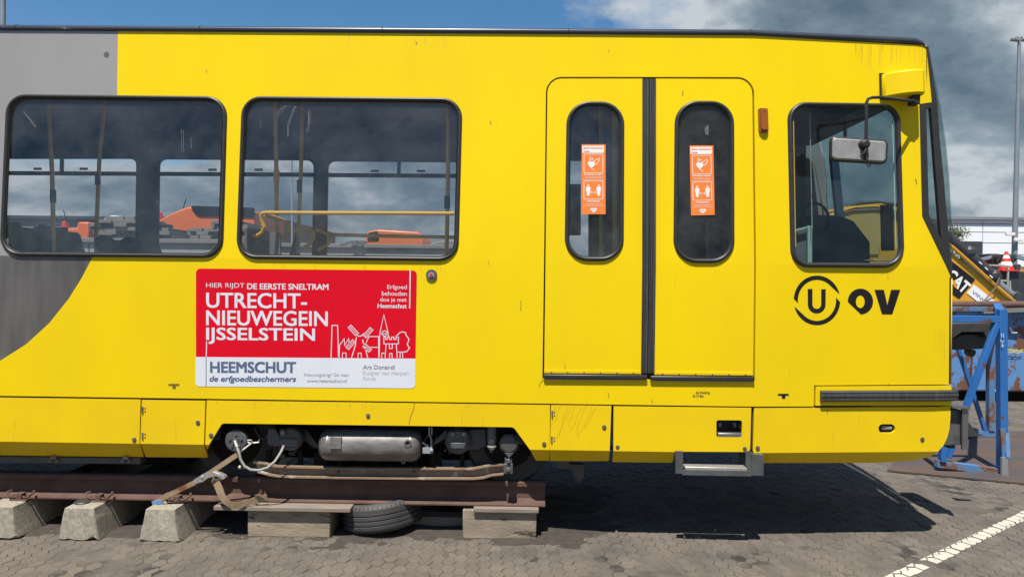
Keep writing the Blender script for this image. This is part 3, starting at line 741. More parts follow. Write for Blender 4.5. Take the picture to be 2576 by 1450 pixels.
mb = MB(); mb.uv([(618, 574), (640, 577), (705, 586), (704, 700), (600, 700)], .35, .03); O('partition_panel', mb, M['inwall'], TRAM)
mb = MB(); mb.uv([(744, 600), (752, 598), (752, 720), (744, 720)], 1.0, .03); O('stanchion', mb, M['steel'], TRAM)
mb = MB(); mb.uv([(742, 585), (728, 640), (720, 720), (745, 720)], 1.05, .03); O('screen', mb, M['navy'], TRAM)
def seat(u, v, w, h, Y, handle=True):
    a = U(u, v, Y); b = U(u+w, v+h, Y)
    mb = MB(); pts = rpoly([(u+w*.08, v), (u+w*.62, v+h*.04), (u+w, v+h*1.6), (u+w*.05, v+h*1.6)], [w*.2, w*.2, 0, 0], 5)
    mb.uv(pts, Y, .42); o = O('seat', mb, M['seat'], TRAM, bevel=.02)
    mb = MB(); q = a + Vector((0, .02, -.25)); mb.box((q.x-.02, Y, 1.12), (q.x+.42, Y+.42, 1.55)); O('seat_base', mb, M['seat'], o)
    if handle: mb = MB(); mb.tube([U(u+w*.1, v+h*.5, Y+.02), U(u+w*.08, v+h*.05, Y+.02), U(u+w*.25, v-4, Y+.02), U(u+w*.5, v-3, Y+.02), U(u+w*.75, v+h*.3, Y+.02), U(u+w*.95, v+h*1.2, Y+.02)], .022, 8); O('seat_handle', mb, M['black'], o)
    return o
seat(14, 568, 60, 62, .5); seat(86, 574, 66, 60, .85); seat(238, 600, 68, 44, .75); seat(304, 604, 62, 40, 1.25)
mb = MB(); mb.uv([(136, 572), (160, 571), (163, 700), (138, 700)], .8, .06); O('seat_grip', mb, M['black'], TRAM)
mb = MB(); mb.uv([(1430, 463), (1461, 463), (1461, 590), (1430, 590)], 1.6, .12); O('ticket_reader', mb, M['seat'], TRAM)
for uu, Y in ((1512, 1.3), (1546, .9)): pole('grab_pole', [(uu, 140), (uu+1, 420), (uu+2, 760)], Y, .022, 'inpost')
pole('grab_pole', [(1782, 560), (1782, 640), (1784, 760)], .9, .02, 'steel')
# --- cab interior
mb = MB(); mb.uv([(2040, 540), (2112, 541), (2122, 545), (2148, 556), (2189, 608), (2190, 700), (2040, 700)], 1.15, .5); O('driver_console', mb, M['navy'], TRAM, bevel=.01)
mb = MB(); mb.box((1.98, .24, 1.12), (3.05, .9, 1.95)); mb.box((2.6, .9, 1.12), (3.18, WID-.25, 1.98)); O('dashboard', mb, M['indark'], TRAM, bevel=.02)
mb = MB(); mb.uv([(2032, 567), (2043, 567), (2043, 666), (2032, 666)], .25, .02); mb.uv([(2000, 576), (2032, 569), (2032, 573), (2000, 582)], .25, .02); O('cabinet_frame', mb, M['mint'], TRAM)
mb = MB(); mb.uv([(1998, 579), (2031, 572), (2031, 666), (1998, 666)], .29, .02); O('cabinet_door', mb, M['inwall'], TRAM)
mb = MB(); mb.uv([(2000, 583), (2013, 583), (2013, 590), (2000, 590)], .27, .01); O('cabinet_label', mb, M['handrail'], TRAM)
pole('blind_cord', [(2037, 280), (2040, 430), (2043, 575)], .2, .0035, 'mint')
mb = MB(); c = U(2052, 548, .9); mb.tube([c+Vector((.11*math.cos(t*math.pi/8), .03*math.sin(t*math.pi/8), .13*math.sin(t*math.pi/8))) for t in range(16)], .012, 6, closed=True); O('steering_wheel', mb, M['black'], TRAM)
mb = MB(); mb.uv([(2221, 515), (2247, 515), (2250, 630), (2224, 630)], .95, .05); O('console_post', mb, M['seat'], TRAM)
mb = MB(); mb.lathe(U(2205, 655.5, .3), (0, 0, 1), [(.10, 0), (.10, .006), (.02, .008)], 20); O('paper_plate', mb, M['mint'], TRAM)
mb = MB(); mb.tube([U(2125, 275, .5), U(2126, 345, .5)], .014, 8); mb.tube([U(2126, 275, .5), U(2136, 268, .5)], .014, 8); O('visor_arm', mb, M['black'], TRAM)

# --- front: quarter window, pillars, windscreen, nose
qd = [(2391.5, 694), (2319.5, 543), (2312.5, 262), (2344, 257.5), (2330, 117), (2335, 118), (2357, 257), (2363, 350), (2373, 447), (2383, 562), (2394.5, 697)]
qg = [(2329, 273), (2341, 272), (2352, 420), (2367, 603), (2336, 540)]
qo = plate('quarter_window', qd, [M['rubber']], TRAM, [qg], .004, .03)
plate('pane', inset(qg, -2), [M['glass_cab']], qo, (), -.01, .005)
ed = [(2336, 118), (2365, 257), (2379, 350), (2388.5, 447), (2394.5, 562), (2396, 697)]
en = [(2396, 699), (2395, 800), (2393.5, 966)]
ev = [(2391, 1021), (2390.5, 1055), (2388, 1080), (2382, 1102), (2373, 1120), (2359, 1136), (2337, 1149)]
def loft(name, pts, m, sol=.006, bulge=.09, par=TRAM):
    mb = MB(); K = 14; rows = []
    for u, v in pts:
        x, z = sk(u, v); y0 = Sy(x, z)+.0; y1 = WID-y0; row = [Vector((x-.07, y0+.022, z))]
        for k in range(K+1):
            t = k/K; te = math.sin((t-.5)*math.pi)*.5+.5
            row.append(Vector((x + bulge*math.sin(math.pi*te)**.7, y0+(y1-y0)*te, z)))
        rows.append(row)
    for r in rows: mb.v += r
    for i in range(len(rows)-1):
        for k in range(K+1): mb.f.append([i*(K+2)+k, i*(K+2)+k+1, (i+1)*(K+2)+k+1, (i+1)*(K+2)+k]); mb.m.append(0)
    o = O(name, mb, m, par, smooth=60)
    s = o.modifiers.new('solid', 'SOLIDIFY'); s.thickness = sol; s.offset = -1
    return o
ws = loft('windscreen', ed, M['glass_cab'])
mb = MB(); mb.beam(U(2097, 395, 2.28), U(2121, 640, 2.34), .075, .06); O('windscreen_pillar', mb, M['navy'], ws)
hd = MB(); a = sk(2345, 205); hd.box((a[0]-.34, .32, a[1]-.10), (a[0]-.10, WID-.32, a[1]+.10)); O('windscreen_header', hd, M['black'], ws)
loft('nose', en, M['yellow'], .02)
va = loft('nose_valance', ev, M['yellow'], .02, .06)
# corner joint (black line) beside the nose
mb = MB(); mb.tube([S(*sk(2390.2, 697), .001), S(*sk(2389.6, 800), .001), S(*sk(2388.6, 964), .001)], .006, 6); O('corner_seal', mb, M['black'], TRAM)

# --- camera housing and mirror
xa = sk(2215, 178)[0]; xb = U(2328, 200, .04).x; z0 = U(2280, 239, .04).z; zt = U(2270, 180, .10).z
hw_ = xb-xa; plan = [(xa, -.03)] + [(xa+hw_*f, o) for f, o in ((0, .03), (.10, .06), (.30, .105), (.52, .138), (.72, .155), (.88, .158), (.96, .145), (1, .115))] + [(xb, -.03)]
mb = MB(); mb.extr([S(x, z0, o) for x, o in plan], S(plan[0][0], zt, 0)-S(plan[0][0], z0, 0)); O('camera_housing', mb, M['yellow'], TRAM, bevel=.016)
mb = MB(); plan2 = [(x-.012 if x == xa else x, o+.0) for x, o in [(xa, .0), (xa, .012), (xb+.002, .012), (xb+.002, .0)]]; mb.extr([S(x, z0-.004, o) for x, o in plan2], S(xa, zt+.008, 0)-S(xa, z0-.004, 0)); O('housing_seal', mb, M['black'], TRAM)
mbase = MB(); p0 = U(2305, 252, .09); mbase.box(p0-Vector((.04, .03, .035)), p0+Vector((.015, .05, .04)))
mir = O('mirror', mbase, M['black'], TRAM, bevel=.006)
MY = -.19
arm = [p0, U(2298, 254, .06), U(2250, 249, -.10), U(2212, 245, MY), U(2194, 245.5, MY), U(2184, 249, MY), U(2180, 258, MY), U(2179.5, 300, MY), U(2178.5, 402, MY)]
mb = MB(); mb.tube(arm, .011, 10); O('mirror_arm', mb, M['rubber'], mir)
mo = rpoly([(2091, 341), (2236, 351), (2233, 413), (2090, 404)], [14, 14, 14, 14], 6)
mb = MB(); mb.uv(mo, MY+.025, .045); O('mirror_rim', mb, M['rubber'], mir, bevel=.012)
mb = MB(); mb.uv(inset(mo, 4.5), MY+.014, .02); O('mirror_shell', mb, M['mirror_b'], mir, bevel=.012)
mb = MB(); mb.lathe(U(2180, 361, MY-.03), (0, 1, 0), [(.018, 0), (.030, .008), (.030, .035), (.045, .05)], 16); O('mirror_joint', mb, M['black'], mir)
mb = MB(); mb.tube([U(2180, 366, MY-.012), U(2176, 384, MY-.02), U(2168, 389, MY-.01), U(2167, 396, MY-.01)], .010, 8); mb.tube([U(2178, 396, MY), U(2185, 410, MY), U(2190, 418, MY), U(2186, 422, MY), U(2180, 412, MY), U(2172, 404, MY)], .004, 6); O('mirror_cable', mb, M['black'], mir)

# --- marker light, emergency button, speaker grille
mb = MB(); 
ml = plate('marker_light', rpoly([(1906, 273.5), (1929, 274.5), (1931, 334.5), (1908, 334)], 4, 4), [M['amber_b']], TRAM, (), .018, .02)
lens = plate('lens', rpoly([(1909.5, 279), (1925.5, 280), (1927, 329.5), (1911, 329)], 4, 4), [M['amber']], ml, (), .034, .016, bevel=.006)
for uu, vv in ((1917.5, 281), (1919, 328)):
    mb = MB(); mb.ball(S(*sk(uu, vv), .034), .005, 8, .5); O('screw', mb, M['lock'], ml)
def disc(mb, u, v, r, t, off=0, n=24, r2=None):
    c = S(*sk(u, v), off); nrm = (S(*sk(u, v), 1)-S(*sk(u, v), 0)).normalized(); mb.lathe(c-nrm*.004, nrm, [(r, 0), (r if r2 is None else r2, t+.004)], n)
mb = MB(); disc(mb, 1085.5, 691.5, .043, .012, 0, 28, .039); bt = O('door_button', mb, M['mgrey'], TRAM)
mb = MB(); disc(mb, 1085.5, 691.5, .021, .016); O('button_ring', mb, M['cont'], bt)
mb = MB(); disc(mb, 1085.5, 691.5, .012, .021); O('button_centre', mb, M['tail_red'], bt)
mb = MB()
for j in range(-2, 3):
    for i in range(-2, 3):
        if abs(i+j) > 2: continue
        c = S(*sk(268+i*3+j*1.5-.2, 138+j*2.9), .0012); k = 6; mb.add([S(*sk(268+i*3+j*1.5+1.25*math.cos(t*math.pi/3), 138+j*2.9+1.25*math.sin(t*math.pi/3)), .0012) for t in range(6)], [tuple(range(6))])
O('speaker_grille', mb, M['black'], TRAM, smooth=0)

# --- advertising poster
def pz(x, y): return sk(483+x/4.0852, 657.4+y/4.0852)
def pzp(o): return lambda x, y: S(*pz(x, y), o)
OC = lambda pts: [(483+x/4.0852, 657.4+y/4.0852) for x, y in pts]
po = rpoly([(42, 72), (2311, 92), (2294, 1302), (34, 1282)], 46, 6)
cutl = lambda x: 979 + (x-36)*.0076
redp = [p for p in po if p[1] < cutl(p[0])]; whp = [p for p in po if p[1] >= cutl(p[0])]
redp = [(42, cutl(42))] + sorted([p for p in redp if p[0] < 1100], key=lambda p: (-p[1], p[0])) + sorted([p for p in redp if p[0] >= 1100], key=lambda p: (p[1], p[0])) + [(2297, cutl(2297))]
whp = [(38, cutl(38)), (2297, cutl(2297))] + sorted([p for p in whp if p[0] > 1100], key=lambda p: (p[1], -p[0])) + sorted([p for p in whp if p[0] <= 1100], key=lambda p: (-p[1], p[0]))
pos = plate('advert_poster', OC(redp), [M['red']], TRAM, (), .0020, .0025)
plate('poster_band', OC(whp), [M['white']], pos, (), .0020, .0025)
SL = .0085
w = MB(); P_ = pzp(.0026)
text(w, 'HIER RIJDT', 147, 220, 540, 281, P_, -.004, slope=SL); text(w, 'DE EERSTE SNELTRAM', 568, 224, 1404, 286, P_, .022, slope=SL)
text(w, 'UTRECHT-', 147, 318, 1183, 476, P_, .016, slope=SL); text(w, 'NIEUWEGEIN', 147, 499, 1397, 655, P_, .016, slope=SL)
text(w, 'IJSSELSTEIN', 147, 676, 1265, 845, P_, .016, slope=SL)
text(w, 'Erfgoed', 2007, 240, 2208, 294, P_, .004, slope=SL); text(w, 'behouden', 1952, 305, 2208, 350, P_, .004, slope=SL)
text(w, 'doe je met', 1934, 369, 2206, 424, P_, .004, slope=SL); text(w, 'Heemschut', 1907, 432, 2206, 478, P_, .022, slope=SL)
def st(pts, wd=9, cl=False): stroke(w, pts, wd, P_, cl)
st([(2243, 92), (2237, 480)], 11); st([(152, 820), (148, 980)], 9)
st([(1430, 988), (1440, 655), (1497, 655), (1507, 988)])
st([(1512, 988), (1516, 860), (1565, 792), (1570, 860), (1610, 790), (1615, 850)]); st([(1545, 988), (1548, 938), (1584, 938), (1586, 988)], 7)
for (a, b), (c, d) in (((1620, 665), (1697, 748)), ((1846, 690), (1775, 770)), ((1596, 890), (1665, 815)), ((1770, 860), (1832, 915))):
    e = Vector((c-a, d-b)).normalized(); nn = Vector((-e.y, e.x))*19
    st([(a+nn.x, b+nn.y), (c+nn.x, d+nn.y), (c-nn.x, d-nn.y), (a-nn.x, b-nn.y)], 8, True); st([(a, b), (c, d)], 7)
st([(1697, 748), (1710, 765), (1736, 765), (1775, 735)]); st([(1640, 988), (1680, 860), (1686, 800), (1690, 775)]); st([(1755, 800), (1757, 825), (1775, 860), (1806, 988)])
st([(1706, 988), (1708, 940), (1740, 940), (1742, 988)], 7)
st([(1790, 835), (1818, 770), (1918, 770), (1920, 988)], 8); st([(1830, 880), (1920, 880)], 8)
st([(1925, 988), (1930, 740), (1972, 545), (2018, 740), (1930, 742)], 8); st([(2018, 740), (2020, 770)], 8)
st([(1980+27*math.cos(t*math.pi/7), 738+27*math.sin(t*math.pi/7)) for t in range(14)], 8, True)
st([(1972, 845), (1972, 775), (1990, 775), (1990, 800), (2008, 800), (2008, 775), (2030, 775), (2030, 800), (2052, 800), (2052, 775), (2075, 775), (2075, 800), (2098, 800), (2098, 775), (2122, 775), (2122, 845)], 8, True)
st([(1985, 988), (1995, 850)], 8); st([(2110, 988), (2100, 850)], 8); st([(2028, 850), (2030, 893), (2058, 893), (2060, 850)], 8); st([(2030, 990), (2032, 942), (2056, 942), (2058, 990)], 8); st([(1950, 988), (1952, 940), (1990, 940)], 8)
st([(2115, 928), (2160, 930), (2205, 925), (2236, 890), (2212, 850), (2232, 800), (2200, 755), (2196, 730), (2160, 720), (2128, 735), (2118, 752), (2095, 765)], 9)
st([(2138, 990), (2140, 932)], 8); st([(2166, 990), (2164, 932)], 8)
O('poster_lettering', w, M['white'], pos, smooth=0, fix=False)
b = MB(); text(b, 'HEEMSCHUT', 187, 1026, 1072, 1142, P_, .03, slope=.003); text(b, 'de erfgoedbeschermers', 180, 1172, 1072, 1250, P_, .02, .22, slope=.003); O('poster_name', b, M['slate'], pos, smooth=0, fix=False)
b = MB(); text(b, 'Nieuwsgierig? Ga naar', 1152, 1145, 1618, 1190, P_, 0, slope=.003); text(b, 'www.heemschut.nl', 1182, 1206, 1590, 1243, P_, .008, slope=.003); O('poster_address', b, M['greyink'], pos, smooth=0, fix=False)
b = MB(); text(b, 'Ars Donandi', 1758, 1062, 2085, 1104, P_, .012, slope=.003); O('poster_footer', b, M['greyink'], pos, smooth=0, fix=False)
b = MB(); text(b, 'Kuijper van Harpen', 1758, 1122, 2226, 1178, P_, 0, slope=.003); text(b, 'fonds', 1758, 1178, 1890, 1222, P_, 0, slope=.003); O('poster_fund', b, M['palegrey'], pos, smooth=0, fix=False)
b = MB(); stroke(b, [(147, 984), (146, 1280)], 9, P_); O('poster_rule', b, M['greyink'], pos, smooth=0, fix=False)

# --- emblem, OV, small marks
ez = lambda x, y: (2012.5+x/6.358, 603.7+y/6.358)
ep = lambda x, y: S(*sk(*ez(x, y)), .0015)
em = MB(); ec = (270, 961)
def arc(o0, o1, i0, i1):
    n = 30; P = []
    for k in range(n+1):
        t = R(o0+(o1-o0)*k/n); P.append((ec[0]+372*math.cos(t), ec[1]-395*math.sin(t)))
    Q = []
    for k in range(n+1):
        t = R(i0+(i1-i0)*k/n); Q.append((ec[0]+305*math.cos(t), ec[1]-329*math.sin(t)))
    em.add([ep(*p) for p in P+Q], [(k, k+1, n+2+k, n+1+k) for k in range(n)])
arc(14.5, 176, 46, 188); arc(194.5, 356, 226, 368)
us = [(122, 780), (198, 780), (198, 1030)] + [(267-69*math.cos(t*math.pi/8), 1030+68*math.sin(t*math.pi/8)) for t in range(1, 8)] + [(337, 1030), (337, 785), (410, 782), (408, 1030)] + [(266+142*math.cos(t*math.pi/10), 1030+140*math.sin(t*math.pi/10)) for t in range(1, 10)] + [(124, 1030)]
em.add([ep(*p) for p in us], [tuple(range(len(us)))])
O('company_emblem', em, M['ink'], TRAM, smooth=0)
ov = MB(); n = 28; oo = []; oi = []
for k in range(n):
    t = 2*math.pi*k/n; x, y = 965+203*math.cos(t), 980+206*math.sin(t)
    if x < 975 and y > 985:                # the sliced-off corner
        f = (math.pi-t)/(math.pi/2); f = 1-max(0, min(1, f)); x, y = 975-213*f, 1186-200*f
    oo.append((x, y)); oi.append((963+70*math.cos(t), 983+102*math.sin(t)))
ov.add([ep(*p) for p in oo+oi], [(k, (k+1) % n, n+(k+1) % n, n+k) for k in range(n)])
vv = [(1190, 793), (1340, 793), (1395, 1035), (1455, 793), (1602, 793), (1475, 1185), (1310, 1185)]
ov.add([ep(*p) for p in vv], [tuple(range(7))])
O('company_lettering', ov, M['ink'], TRAM, smooth=0)
km = MB(); kp = lambda u, v: S(*sk(u, v), .0015)
tsh = [(1957, 989.5), (1984, 989.5), (1984, 995), (1980, 994), (1976, 994.5), (1975, 1002), (1967, 1002), (1966.5, 994.5), (1962, 994), (1957, 995)]
km.add([kp(*p) for p in tsh], [tuple(range(len(tsh)))]); O('jacking_mark', km, M['ink'], TRAM, smooth=0)
km = MB(); km.add([kp(p[0]-1533, p[1]-25) for p in tsh], [tuple(range(len(tsh)))]); O('jacking_mark', km, M['fadeink'], TRAM, smooth=0)
km = MB(); text(km, 'de-Voeding', 1750, 983, 1785.5, 991, kp, .015); text(km, '8-10 Bar', 1743.5, 991.5, 1771, 998, kp, .015); O('air_supply_text', km, M['fadeink'], TRAM, smooth=0, fix=False)
km = MB(); rs = random.Random(5)
for (u, v, l) in ((1233, 305, 9), (1309, 755, 26), (1228, 655, 12), (519, 175, 9), (1047, 105, 8), (1530, 125, 8), (780, 1022, 0), (1717, 228, 10), (2047, 402, 10), (2235, 965, 9), (2303, 450, 14), (185, 715, 0), (1000, 1010, 0), (190, 860, 0), (1420, 915, 12), (1640, 1005, 8), (1530, 985, 16), (2080, 1030, 10)):
    if not l: continue
    p = [(u+rs.uniform(-1, 1), v), (u+rs.uniform(.5, 2.2), v+l*.5), (u+rs.uniform(0, 3), v+l)]; stroke(km, p, rs.uniform(.9, 2.0), kp)
stroke(km, [(1043, 1010), (1040, 1030), (1032, 1050), (1029, 1066)], 1.3, kp); stroke(km, [(1372, 949), (1360, 962), (1356, 972)], 1.1, kp)
O('paint_scratches', km, M['fadeink'], TRAM, smooth=0, fix=False, kind='stuff')

km = MB(); rs = random.Random(5)
for k in range(9):
    u = 1398+k*13+rs.uniform(-4, 4); p = [(u, 1018+rs.uniform(0, 6))]
    while p[-1][1] < 1060+rs.uniform(0, 60) and p[-1][0] > 1388: p.append((p[-1][0]-rs.uniform(1, 7), p[-1][1]+rs.uniform(6, 12)))
    if len(p) > 2: stroke(km, p, .55, kp)
rs = random.Random(8)
def drips(n, ua, ub, va, vb, la, lb, w0=.5, w1=1.4):
    for k in range(n):
        u = rs.uniform(ua, ub); v = va+(vb-va)*(u-ua)/(ub-ua); l = rs.uniform(la, lb); d_ = rs.uniform(-1, 1)
        stroke(km, [(u, v), (u+d_*.5, v+l*.5), (u+d_, v+l)], rs.uniform(w0, w1), kp)
drips(26, 2150, 2330, 107, 117, 10, 70); drips(16, 2330, 2331, 117, 118, 30, 90, .6, 1.5); drips(14, 1380, 1890, 958, 959, 3, 14); drips(16, 620, 1150, 655, 660, 4, 22); drips(8, 2000, 2260, 678, 679, 5, 25)
drips(26, 2065, 2385, 1013, 1012, 2, 8, .7, 2.2); drips(20, 1546, 1880, 1027, 1030, 3, 20); drips(18, 360, 1380, 1006, 1020, 3, 16); drips(10, 300, 1880, 80, 92, 5, 40); drips(6, 2260, 2385, 760, 840, 30, 120, .4, .8)
O('paint_cracks', km, M['crack'], TRAM, smooth=0, fix=False, kind='stuff')

# --- skirt panels
def bot(u): return 1145 + (u/1900)*18.5
def tp(u): return 999.5 + (u/1890)*25.5
def skirt(pts, holes=(), off=0., r=0):
    return plate('skirt_panel', rpoly(pts, r, 4) if r else pts, [M['yellow_dirty']], TRAM, holes, off, .02)
pan = []
pan.append(skirt([(-1500, tp(-1500)), (353.5, tp(353)), (352.5, 1118), (361, bot(361)), (-1500, bot(-1500))]))
pan.append(skirt([(357, tp(357)+1), (516.5, tp(516)+1), (513, 1112), (522, bot(522)), (367, bot(367)), (355.5, 1119)]))
cut = [(522.5, 1130.5)] + rpoly([(523, 1130), (558, 1064), (1292, 1073.5), (1333, 1130)], [0, 10, 14, 0], 4)[1:-1] + [(1334, 1131), (1348, 1157.5)]
pan.append(skirt([(520, tp(520)), (1383.5, tp(1383)), (1381.5, 1158)] + cut[::-1]))
pan.append(skirt([(1386, tp(1386)), (1538, tp(1538)), (1534, 1128), (1531, bot(1531)-1), (1383.5, bot(1383)), (1383.5, 1128)]))
hole5 = rpoly([(1801.6, 1055.5), (1866.5, 1056), (1866, 1099.5), (1802, 1099)], 6, 4)
pan.append(skirt([(1543.5, tp(1543)+1)] + rpoly([(1543, 0), (1889.5, tp(1889)+1), (1886.5, 1135.5), (1700, 1134)], [0, 4, 9, 0], 4)[1:-1] + [(1697, 1134.5), (1691, bot(1691)), (1541, bot(1541)), (1543, 1130)], [hole5], .004))
pan.append(skirt([(1897.5, 1026), (2390, 1022.5), (2389.5, 1055), (2387, 1080), (2381, 1102), (2372, 1120), (2358, 1136), (2336, 1149), (2305, 1156), (2260, 1160.5), (2200, 1163), (1893, 1163.5), (1894, 1130)], [rpoly([(2210, 1066), (2252, 1066), (2252, 1088), (2210, 1088)], 10.5, 6)]))
def lock(u, v, par):
    mb = MB(); disc(mb, u, v, .0165, .006, 0, 16, .015); o = O('lock', mb, M['lock'], par)
    mb = MB(); disc(mb, u, v, .009, .009, 0, 10); O('lock_core', mb, M['steel'], o)
for u, v, k in ((338, 1105, 0), (498, 1062, 1), (531, 1094, 2), (926, 1045, 2), (1369, 1116, 2), (1520, 1073.5, 3), (1553.5, 1124, 4), (1873, 1128, 4), (1906, 1126, 5), (2320, 1104, 5)): lock(u, v, pan[k])
for u, v, k in ((359, 1030, 1), (359, 1095, 1), (1389, 1040, 3), (1388, 1104, 3)):
    mb = MB(); mb.tube([S(*sk(u, v-8), .004), S(*sk(u, v+8), .004)], .006, 8); o = O('hinge', mb, M['steel'], pan[k])
    for dv in (-4, 4): mb = MB(); disc(mb, u+6, v+dv, .005, .003, 0, 8); O('rivet', mb, M['lock'], o)
# dark gap backing behind the skirt seams
zz0 = sk(1000, 1116)[1]
# keep the bogie cut-out open
bk = MB()
for ua, ub in ((-1500, 548), (1300, 1796), (1870, 1892)):
    bk.box((sk(ua, 1010)[0], .045, zz0), (sk(ub, 1010)[0], .06, Zb-.005))
bk.box((sk(540, 1010)[0], .045, sk(900, 1062)[1]), (sk(1310, 1010)[0], .06, Zb-.004))
O('skirt_backing', bk, M['black'], TRAM); plate('skirt_backing', [(1890, 1015), (2200, 1012), (2200, 1050), (2270, 1050), (2380, 1040), (2380, 1112), (1890, 1122)], [M['black']], TRAM, [], -.045, .01)
mb = MB(); mb.box(U(1892, 1130, .03), U(1896, 1030, .045)); O('panel_stay', mb, M['steel'], TRAM)
# handle bar and parts inside the small hatch opening
hb_ = MB(); hb_.beam(U(1803.5, 1092, .03), U(1865.5, 1093, .03), .034, .06); O('foot_bar', hb_, M['steel'], TRAM, bevel=.006)
hx = MB(); hx.beam(U(1797, 1076, .14), U(1872, 1077, .14), .2, .02); O('hatch_lining', hx, M['black'], TRAM)
mb = MB(); mb.uv([(1807, 1063), (1815, 1063), (1814, 1072), (1809, 1073)], .11, .01); mb.uv([(1843, 1063), (1852, 1062.5), (1852, 1076), (1848, 1075)], .11, .01); mb.uv([(1859, 1064), (1864, 1064), (1864, 1077), (1859, 1077)], .11, .01); O('hatch_fitting', mb, M['cont'], TRAM)
mb = MB(); mb.uv(rpoly([(2215, 1070), (2250, 1070), (2250, 1086), (2215, 1086)], 6, 4), .05+Sy(*sk(2230, 1077)), .02); mb2 = MB(); c = S(*sk(2230, 1077), -.03); mb2.tube([c+Vector((-.02, 0, 0)), c+Vector((.05, -.004, .002))], .016, 8); O('coupling_hatch', mb, M['black'], TRAM); O('coupling_plug', mb2, M['cont'], TRAM)
# --- step
mb = MB(); mb.uv([(1699.5, 1134), (1718, 1134), (1718, 1190), (1699.5, 1190)], -.05, .012); stp = O('step', mb, M['mgrey'], TRAM)
mb = MB(); mb.uv([(1876, 1134), (1889.5, 1134), (1890, 1196), (1884, 1194), (1876, 1180)], -.05, .012); mb.box(U(1890, 1195, -.045), U(1888.5, 1120, .25)); O('step_bracket', mb, M['mgrey'], stp)
mb = MB(); mb.beam(U(1716, 1187, -.05), U(1888, 1190.5, -.05), .035, .014); O('step_rail', mb, M['mgrey'], stp)
mb = MB(); mb.beam(U(1720, 1173.5, -.01), U(1875, 1176.5, -.01), .026, .09); O('step_tread', mb, M['zinc'], stp, bevel=.005)

# --- bumper
def bump(name, pts, oo, th, m, **k): return plate(name, pts, [m], TRAM, (), oo, th, **k)
bp = bump('bumper', [(2051, 971.5), (2391, 969), (2391.5, 1018.5), (2050, 1019)], .008, .05, M['yellow'])
mb = MB(); prof = []; pth = [S(*sk(2061, 994.5), .022), S(*sk(2200, 994), .022), S(*sk(2330, 993.5), .024), S(*sk(2392, 993), .022)]
e = pth[-1]; pth += [e+Vector((.028, .014, .0)), e+Vector((.046, .038, .0)), e+Vector((.054, .09, 0)), e+Vector((.075, .5, 0))]
mb.ribbon(pth, .072, .05, side=(0, 1, 0)) if False else None
for i in range(len(pth)-1):
    pass
ring = []
for k, p in enumerate(pth):
    d = (pth[min(k+1, len(pth)-1)]-pth[max(0, k-1)]).normalized(); nn = Vector((d.y, -d.x, 0)).normalized()
    ring.append([p+Vector((0, 0, b))+nn*a for a, b in ((-.02, -.040), (.006, -.040), (.016, -.028), (.0135, -.016), (.018, -.006), (.018, .006), (.0135, .016), (.016, .028), (.006, .040), (-.02, .040))])
nr = 10; vs_ = [q for r in ring for q in r]; fs_ = []
for k in range(len(ring)-1):
    for i in range(nr): j = (i+1) % nr; fs_.append((k*nr+i, k*nr+j, (k+1)*nr+j, (k+1)*nr+i))
fs_ += [tuple(range(nr)), tuple(range((len(ring)-1)*nr, len(ring)*nr))]
mb.add(vs_, fs_); O('bumper_rubber', mb, M['rubber_w'], bp, smooth=25)
mb = MB(); p = sk(2391, 995); mb.box((p[0]-.02, Sy(*p)+.02, p[1]-.07), (p[0]+.03, WID-.3, p[1]+.07)); O('bumper_front', mb, M['yellow'], bp, bevel=.02)
# coupler box at the nose
mb = MB(); mb.uv([(2380, 1031), (2422, 1031), (2421, 1118), (2376, 1120)], .62, .5); cp = O('coupler', mb, M['mgrey'], TRAM, bevel=.004)
mb = MB(); mb.uv([(2421, 1024), (2437.5, 1024.5), (2434, 1131), (2421, 1130)], .58, .02); mb.uv([(2396, 1021), (2437, 1023), (2437, 1028), (2396, 1026)], .56, .5); O('coupler_flange', mb, M['steel'], cp)
mb = MB(); mb.uv([(2436, 1060), (2458, 1090), (2480, 1096), (2436, 1096)], 1.0, .05); mb.uv([(2388, 1118), (2402, 1118), (2402, 1127), (2388, 1127)], .65, .2); O('coupler_hook', mb, M['grime'], cp)

# ------------------------------------------------------------ bogie and underframe
b7 = lambda x, y: (469.6+x/2.743, 972.7+y/2.743)
def B(x, y, Y): return U(*b7(x, y), Y)
def buv(pts, Y, t, mb=None): mb = mb or MB(); return mb.uv([b7(*p) for p in pts], Y, t)
def wheel(u, v, Y):
    c = U(u, v, Y); mb = MB(); r = 106/1787*(Y-CAM.y)
    mb.lathe(c, (0, 1, 0), [(r*.80, .0), (r*.93, -.012), (r, 0), (r, .10), (r*1.06, .13), (r*1.06, .15), (.05, .15)], 48); o = O('wheel', mb, M['wheel'], TRAM)
    mb = MB(); mb.lathe(c+Vector((0, .01, 0)), (0, 1, 0), [(r*.25, -.03), (r*.78, .0), (r*.8, .02)], 40); O('wheel_disc', mb, M['under'], o)
    return o
wheel(595, 1107, .22); wheel(1279, 1111, .22)
fr = MB(); fr.box((U(540, 1100, .5).x, .46, .62), (U(1340, 1100, .5).x, .50, 1.02)); O('bogie_backplate', fr, M['under'], TRAM)
fr = MB(); buv([(430, 300), (900, 280), (2300, 280), (2200, 430), (1750, 450), (1700, 560), (900, 560), (860, 440), (520, 440)], .34, .10, fr); O('bogie_frame', fr, M['under'], TRAM, bevel=.01)
for x in (560, 780, 1050, 1310, 1580, 1700, 1900): O('frame_web', buv([(x-14, 440), (x+14, 440), (x+14, 600), (x-14, 600)], .17, .03), M['under'], TRAM)
for q_ in ([(880, 450), (1000, 450), (960, 540), (880, 540)], [(1640, 450), (1760, 450), (1760, 555), (1720, 540)]): O('frame_gusset', buv(q_, .2, .02), M['under'], TRAM)
